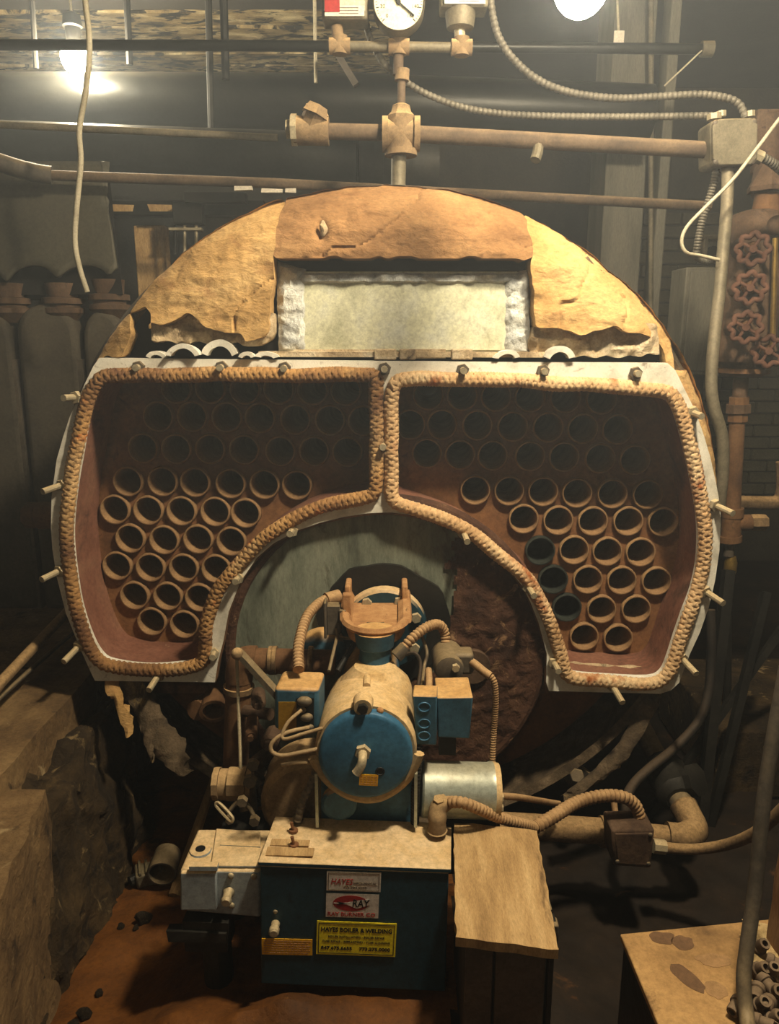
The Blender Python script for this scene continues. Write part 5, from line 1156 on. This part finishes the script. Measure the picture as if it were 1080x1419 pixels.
switch(446, 510, 26, YT - .03, 'pressure switch with red and white label, left of the round gauge', 0)
s2 = switch(611, 677, 9, YT - .03, 'pressure switch above a grey can, right of the round gauge', 1)
m = MB(); m.lathe(P(638, 42, YT), (0, 0, 1), [(0, .02), (.004, .032), (.03, .036), (.058, .036), (.064, .03)], 24); m.build('bellows_can', M['grey_pipe'], s2)
# straight pipes crossing above and behind
def run(pts, r, lab, mt, Y=None, name='steel_pipe', n=14, cat='pipe'): return tag(MB().tube(PP(pts, Y), r, n=n).build(name, M[mt], smooth=50), lab, cat)
run([(-60, 62, 2.75), (300, 63, 2.75), (985, 68, 2.75)], .0165, 'long thin pipe crossing just below the ceiling planks', 'black_pipe')
lp = bpy.data.objects['steel_pipe']; MB().cyl(P(972, 68, 2.75), P(988, 68, 2.75), .024, n=14).build('end_cap', M['grey_pipe'], lp)

run([(70, 243, 2.45), (380, 254, 2.45), (640, 268, 2.46), (985, 286, 2.46)], .0145, 'thin tan pipe running behind the boiler crown', 'old_pipe')
tp_ = bpy.data.objects['steel_pipe.001']
for (a, c_, w_) in ((338, 262, .05), (378, 265, .06), (402, 264, .03)): MB().box(P(a, c_, 2.44), (w_, .008, .012)).warp(.006, 40).build('paint_flake', M['paperw'], tp_)
run([(-40, 171, 2.5), (110, 178, 2.5), (385, 191, 2.5)], .0105, 'short thin rod-like pipe ending left of the strainer', 'grey_pipe')
tag(MB().tube(catmull(PP([(-40, 212, 2.4), (20, 232, 2.42), (52, 240, 2.44), (72, 243, 2.45)]), 6), .026, n=16).build('insulated_pipe', M['gunk']), 'thicker grey wrapped pipe stub at the left edge', 'pipe')
run([(-60, 140, 3.15), (500, 143, 3.1), (900, 158, 3.1)], .098, 'fat black pipe crossing behind the gauge tree', 'black_pipe', n=40)
run([(-60, 205, 2.85), (200, 215, 2.85), (495, 225, 2.85)], .092, 'second fat black pipe, ending behind the boiler crown', 'black_pipe', n=40)
tag(MB().cyl(P(497, 226, 2.85), P(605, 228, 2.87), .085, n=36).cyl(P(520, 226, 2.85), P(532, 226, 2.85), .10, n=36).cyl(P(560, 226, 2.85), P(572, 226, 2.85), .10, n=36).build('pipe_flange', M['dark_iron']), 'dark ribbed flange behind the vertical stem on the boiler crown', 'flange')
for (a, c0_, c1_, Y, r, lab) in ((293, 20, 180, 2.9, .012, 'dark hanger rod in front of the planks, left of a twin'), (313, 20, 110, 2.9, .014, 'dark hanger rod in front of the planks, right of a twin'), (180, 25, 90, 3.0, .012, 'dark hanger rod right of the glowing bulb'), (438, 70, 115, 2.9, .006, 'thin pale hanger wire left of the strainer'), (50, 20, 95, 3.0, .010, 'dark hanger rod left of the glowing bulb')):
    a0, a1 = P(a, c0_, Y), P(a, c1_, Y); a0 = V((a0.x, a0.y, ceil_z + .02))
    tag(MB().tube([a0, a1], r, n=8).build('hanger_rod', M['wire'] if 'pale' in lab else M['dark_iron']), lab, 'rod')
tag(MB().tube(PP([(462, 64, 2.74), (478, 92, 2.735), (494, 118, 2.73)]), .014, n=4).build('angle_bracket', M['gunk']), 'slanted grey bracket under the left pressure switch', 'bracket')
a0 = P(118, -30, 2.2)
tag(wire([(112, -60, 2.2), (118, 0, 2.2), (124, 60, 2.2), (119, 125, 2.2), (110, 180, 2.2), (112, 225, 2.2), (106, 290, 2.2), (104, 335, 2.2), (110, 370, 2.2), (121, 405, 2.2)], .0075, 'dangling_cable', M['wire'], n=10), 'pale cable dangling in front of the second boiler', 'cable')
run([(973, 70, 2.738), (921, 119, 2.72)], .0028, 'thin bright wire stub hanging from the pipe cap', 'wire', name='wire_stub', cat='wire')
run([(855, -20, 2.9), (858, 52, 2.9)], .004, 'thin drop wire that holds a small white tag', 'wire', name='drop_wire', cat='wire')
tag(MB().box(P(858, 52, 2.89), (.034, .006, .04)).build('hanging_tag', M['paperw']), 'small white tag hanging on a drop wire at the top', 'tag')
# ================================================================== BACKGROUND AT THE RIGHT
def post(x0, x1, pt, Y, dpt, lab, mt='column', z0=.14, name='steel_column', zt=None):
    a, b_ = P(x0, 300, Y), P(x1, 300, Y)
    return tag(MB().box(((a.x + b_.x) / 2, Y + dpt / 2, (z0 + (zt or ceil_z + .03)) / 2), (b_.x - a.x, dpt, (zt or ceil_z + .03) - z0)).build(name, M[mt], bev=.006), lab, 'column')
post(836, 892, 0, 3.3, .25, 'wide grey green column behind the right shoulder of the boiler')
post(910, 924, 0, 3.25, .1, 'narrow grey strip post right of the wide grey green column')
run([(903, -40, 3.2), (902, 600, 3.2)], .010, 'thin vertical conduit between the column and the strip post', 'grey_pipe', name='steel_conduit', cat='conduit')
a, b_ = P(952, 370, 3.0), P(1002, 520, 3.0)
bp = thing('electrical_panel', 'dull grey green panel box behind the conduit, left of the water column', 'panel', P(977, 530, 3.05))
MB().box(((a.x + b_.x) / 2, 3.08, (a.z + b_.z) / 2), (b_.x - a.x, .16, a.z - b_.z)).build('case', M['column'], bp, bev=.006)
MB().box(((a.x + b_.x) / 2, 2.995, (a.z + b_.z) / 2), (b_.x - a.x - .03, .012, a.z - b_.z - .03)).build('door', M['column'], bp, bev=.004)
MB().box(((a.x + b_.x) / 2, 3.1, (b_.z + .14) / 2), (.08, .08, b_.z - .14)).build('leg', M['dark_iron'], bp)
fx = P(985, 330, 2.3); cl = thing('pipe_clamp', 'dark bracket clamp behind the conduit below the square junction box', 'clamp', fx - V((0, 0, .05)))
MB().box(fx, (.07, .05, .012)).box(fx - V((.02, 0, .03)), (.012, .05, .06)).build('plate', M['grey_pipe'], cl, bev=.002); MB().cyl(fx - V((0, .03, .04)), fx - V((0, -.03, .04)), .016, n=14).build('clamp_bolt', M['dark_iron'], cl)
# ================================================================== SECOND BOILER AT THE LEFT
YS = 2.45
sb = thing('sectional_boiler', 'dusty cast iron boiler at the left with rounded section shoulders', 'boiler', P(60, 1010, YS))
zbot = kz - .004
def section(px0, px1, pyt, Y):
    xa, xb = P(px0, pyt, Y).x, P(px1, pyt, Y).x; zt = P(0, pyt, Y).z; w = xb - xa; n = 14
    prof2 = [(0, zbot)] + [(0, zt - .11)] + [(.5 - .5 * cos(pi * k / n), zt - .11 + .11 * sin(pi * k / n) ** .8) for k in range(1, n)] + [(1, zt - .11), (1, zbot)]
    m = MB(); m.prism([V((xa + .006 + (w - .012) * u, Y, z)) for u, z in prof2], (0, .45, 0))
    return m.build('section', M['section'], sb, bev=.018, seg=3)
for a in ((-175, -85, 420), (-82, 12, 420), (14, 104, 421), (107, 172, 430)): section(a[0], a[1], a[2], YS)
for a in (12, 105): 
    q = P(a, 430, YS + .03); MB().box((q.x, YS + .03, (q.z - .15 + zbot) / 2), (.03, .05, q.z - .15 - zbot)).build('seam_rib', M['gunk'], sb)
for (a, c_) in ((14, 425), (88, 425), (152, 420)):
    q = P(a, c_, YS + .05); m = MB(); m.lathe(q - V((0, 0, .05)), (0, 0, 1), [(0, .035), (.02, .05), (.03, .062), (.045, .062), (.047, .05), (.055, .05), (.058, .062), (.075, .062), (.078, .045), (.12, .05)], 20); m.build('riser_flange', M['red_iron'], sb)
# sheet-metal hood with arched cut-outs over the risers
hood = thing('breeching_hood', 'big grey sheet metal hood above the sectional boiler with arched cut-outs', 'hood', P(60, 420, YS + .1))
m = MB(); n = 60; zb_ = P(0, 408, YS).z; zt_ = P(0, 255, YS).z
xl, xr = P(-220, 400, YS).x, P(172, 400, YS).x
arches = [(P(a, 0, YS).x, w) for a, w in ((-70, .085), (10, .085), (87, .095), (158, .085))]
for j in range(15):
    for i in range(n + 1):
        x = xl + (xr - xl) * i / n; lo = zb_ + .0
        for (cx, w) in arches:
            if abs(x - cx) < w: lo = max(lo, zb_ + .085 * math.sqrt(1 - ((x - cx) / w) ** 2))
        v_ = j / 14; z = lo + (zt_ + .08 - lo) * v_
        bulge = .10 * sin(pi * min(1, (z - zb_) / (zt_ + .08 - zb_)) * .5)
        xx = x if x < xr - .05 else x - .06 * ((z - zb_) / (zt_ - zb_)) * (x - xr + .05) / .05
        m.v.append(V((xx, YS - .03 + bulge + .35 * max(0, (z - zt_)) , z)))
m.f = [(j * (n + 1) + i, j * (n + 1) + i + 1, (j + 1) * (n + 1) + i + 1, (j + 1) * (n + 1) + i) for j in range(14) for i in range(n)]
m.build('front_sheet', M['duct'], hood, solid=.012, smooth=50)
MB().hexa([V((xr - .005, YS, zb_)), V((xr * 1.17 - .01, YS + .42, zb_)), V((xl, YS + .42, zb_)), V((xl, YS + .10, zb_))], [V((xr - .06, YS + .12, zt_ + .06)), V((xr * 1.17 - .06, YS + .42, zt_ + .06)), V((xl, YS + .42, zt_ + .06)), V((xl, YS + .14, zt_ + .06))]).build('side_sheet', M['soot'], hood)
# sheet duct piece between the boilers
a, b_ = P(184, 312, 2.9), P(238, 470, 2.9)
fb = thing('grey_panel', 'flat grey brown panel standing between the two boilers', 'panel', P(211, 470, 2.95))
MB().box(((a.x + b_.x) / 2, 2.93, (a.z + b_.z) / 2), (b_.x - a.x, .05, a.z - b_.z)).build('sheet', M['wood'], fb, bev=.004)
MB().box(((a.x + b_.x) / 2, 2.95, (b_.z + kz) / 2), (.1, .05, b_.z - kz)).build('leg', M['dark_iron'], fb)
for (x0_, x1_, lab) in ((151, 184, 'short tan steel bar above the grey panel, nearer the hood'), (204, 240, 'short tan steel bar above the grey panel, nearer the big boiler')):
    tag(MB().hexa([P(x0_ + 4, 293, 2.8), P(x1_, 293, 2.8), P(x1_, 293, 2.86), P(x0_ + 4, 293, 2.86)], [P(x0_, 283, 2.8), P(x1_ + 2, 284, 2.8), P(x1_ + 2, 284, 2.86), P(x0_, 283, 2.86)]).build('steel_bar', M['wood']), lab, 'bar')
tag(MB().box(P(194, 290, 2.95), (.9, .06, .05)).build('cross_beam', M['dark_iron'], origin=None), 'dark beam behind the short tan bars', 'beam')
cl = thing('clamp_frame', 'small dark iron clamp with pale rods beside the big boiler', 'clamp', P(256, 345, 2.75))
MB().box(P(262, 296, 2.75), (.10, .05, .07)).build('block', M['dark_iron'], cl, bev=.004)
for a in (243, 256, 272): MB().cyl(P(a, 312, 2.75), P(a, 352, 2.75), .006, n=8).build('rod', M['bolt'] if a != 243 else M['dark_iron'], cl)
MB().box(P(258, 318, 2.75), (.11, .03, .008)).build('plate', M['bolt'], cl)
MB().box(P(300, 275, 2.72), (.2, .05, .03)).build('arm', M['dark_iron'], cl)
# pipes low at the left
run([(-30, 985, 1.55), (0, 947, 1.65), (88, 853, 2.05), (112, 826, 2.2)], .0135, 'thin brown pipe lying along the kerb at the left', 'dusty_pipe')
run([(-20, 985, 1.62), (40, 930, 1.85), (112, 868, 2.2)], .006, 'thin grey rod beside the brown pipe on the kerb', 'gunk', name='steel_rod', cat='rod')
# ================================================================== DEBRIS IN THE PIT
q = PZ(240, 1215, .25); q2 = PZ(292, 1108, .27)
m = MB(); m.tube([V((q.x, q.y, gz(q.x, q.y) + .014)), q2 + V((0, 0, .03)), q2 + (q2 - q) * .3 + V((0, 0, .06))], [.016, .012, .011], n=7); m.warp(.003, 20)
tag(m.build('wood_stick', M['wood']), 'brown stick lying in the mud behind the grey actuator box', 'stick')
q = PZ(218, 1226, .24); zq = gz(q.x, q.y)
can = thing('open_can', 'dark open can lying on its side in the orange mud', 'can', V((q.x, q.y, zq)))
axc = V((.05, -1, -.12)).normalized(); cc = V((q.x + .0, q.y + .05, zq + .036))
MB().tube_l(cc, axc, [(-.06, .001), (-.06, .034), (0, .037), (.012, .037), (.012, .033), (-.05, .031), (-.05, .001)], 24, False).build('wall', M['gunk'], can)
q = PZ(207, 1192, .24); zq = gz(q.x, q.y)
cs = thing('ribbed_casting', 'small grey ribbed casting lying in the orange mud', 'casting', V((q.x, q.y, zq)))
R = Matrix.Rotation(.35, 3, 'Z'); MB().box((q.x, q.y, zq + .02), (.075, .055, .04), R).warp(.004, 30).build('block', M['grey_pipe'], cs, bev=.006)
for i in range(4): MB().box(V((q.x, q.y, zq + .042)) + R @ V((-.026 + .017 * i, 0, 0)), (.007, .056, .012), R).build('rib', M['grey_pipe'], cs, bev=.002)
MB().cyl(V((q.x - .045, q.y - .03, zq + .018)), V((q.x - .02, q.y - .005, zq + .02)), .014, n=10).build('stub', M['dark_iron'], cs)
q = PZ(285, 1105, .3)
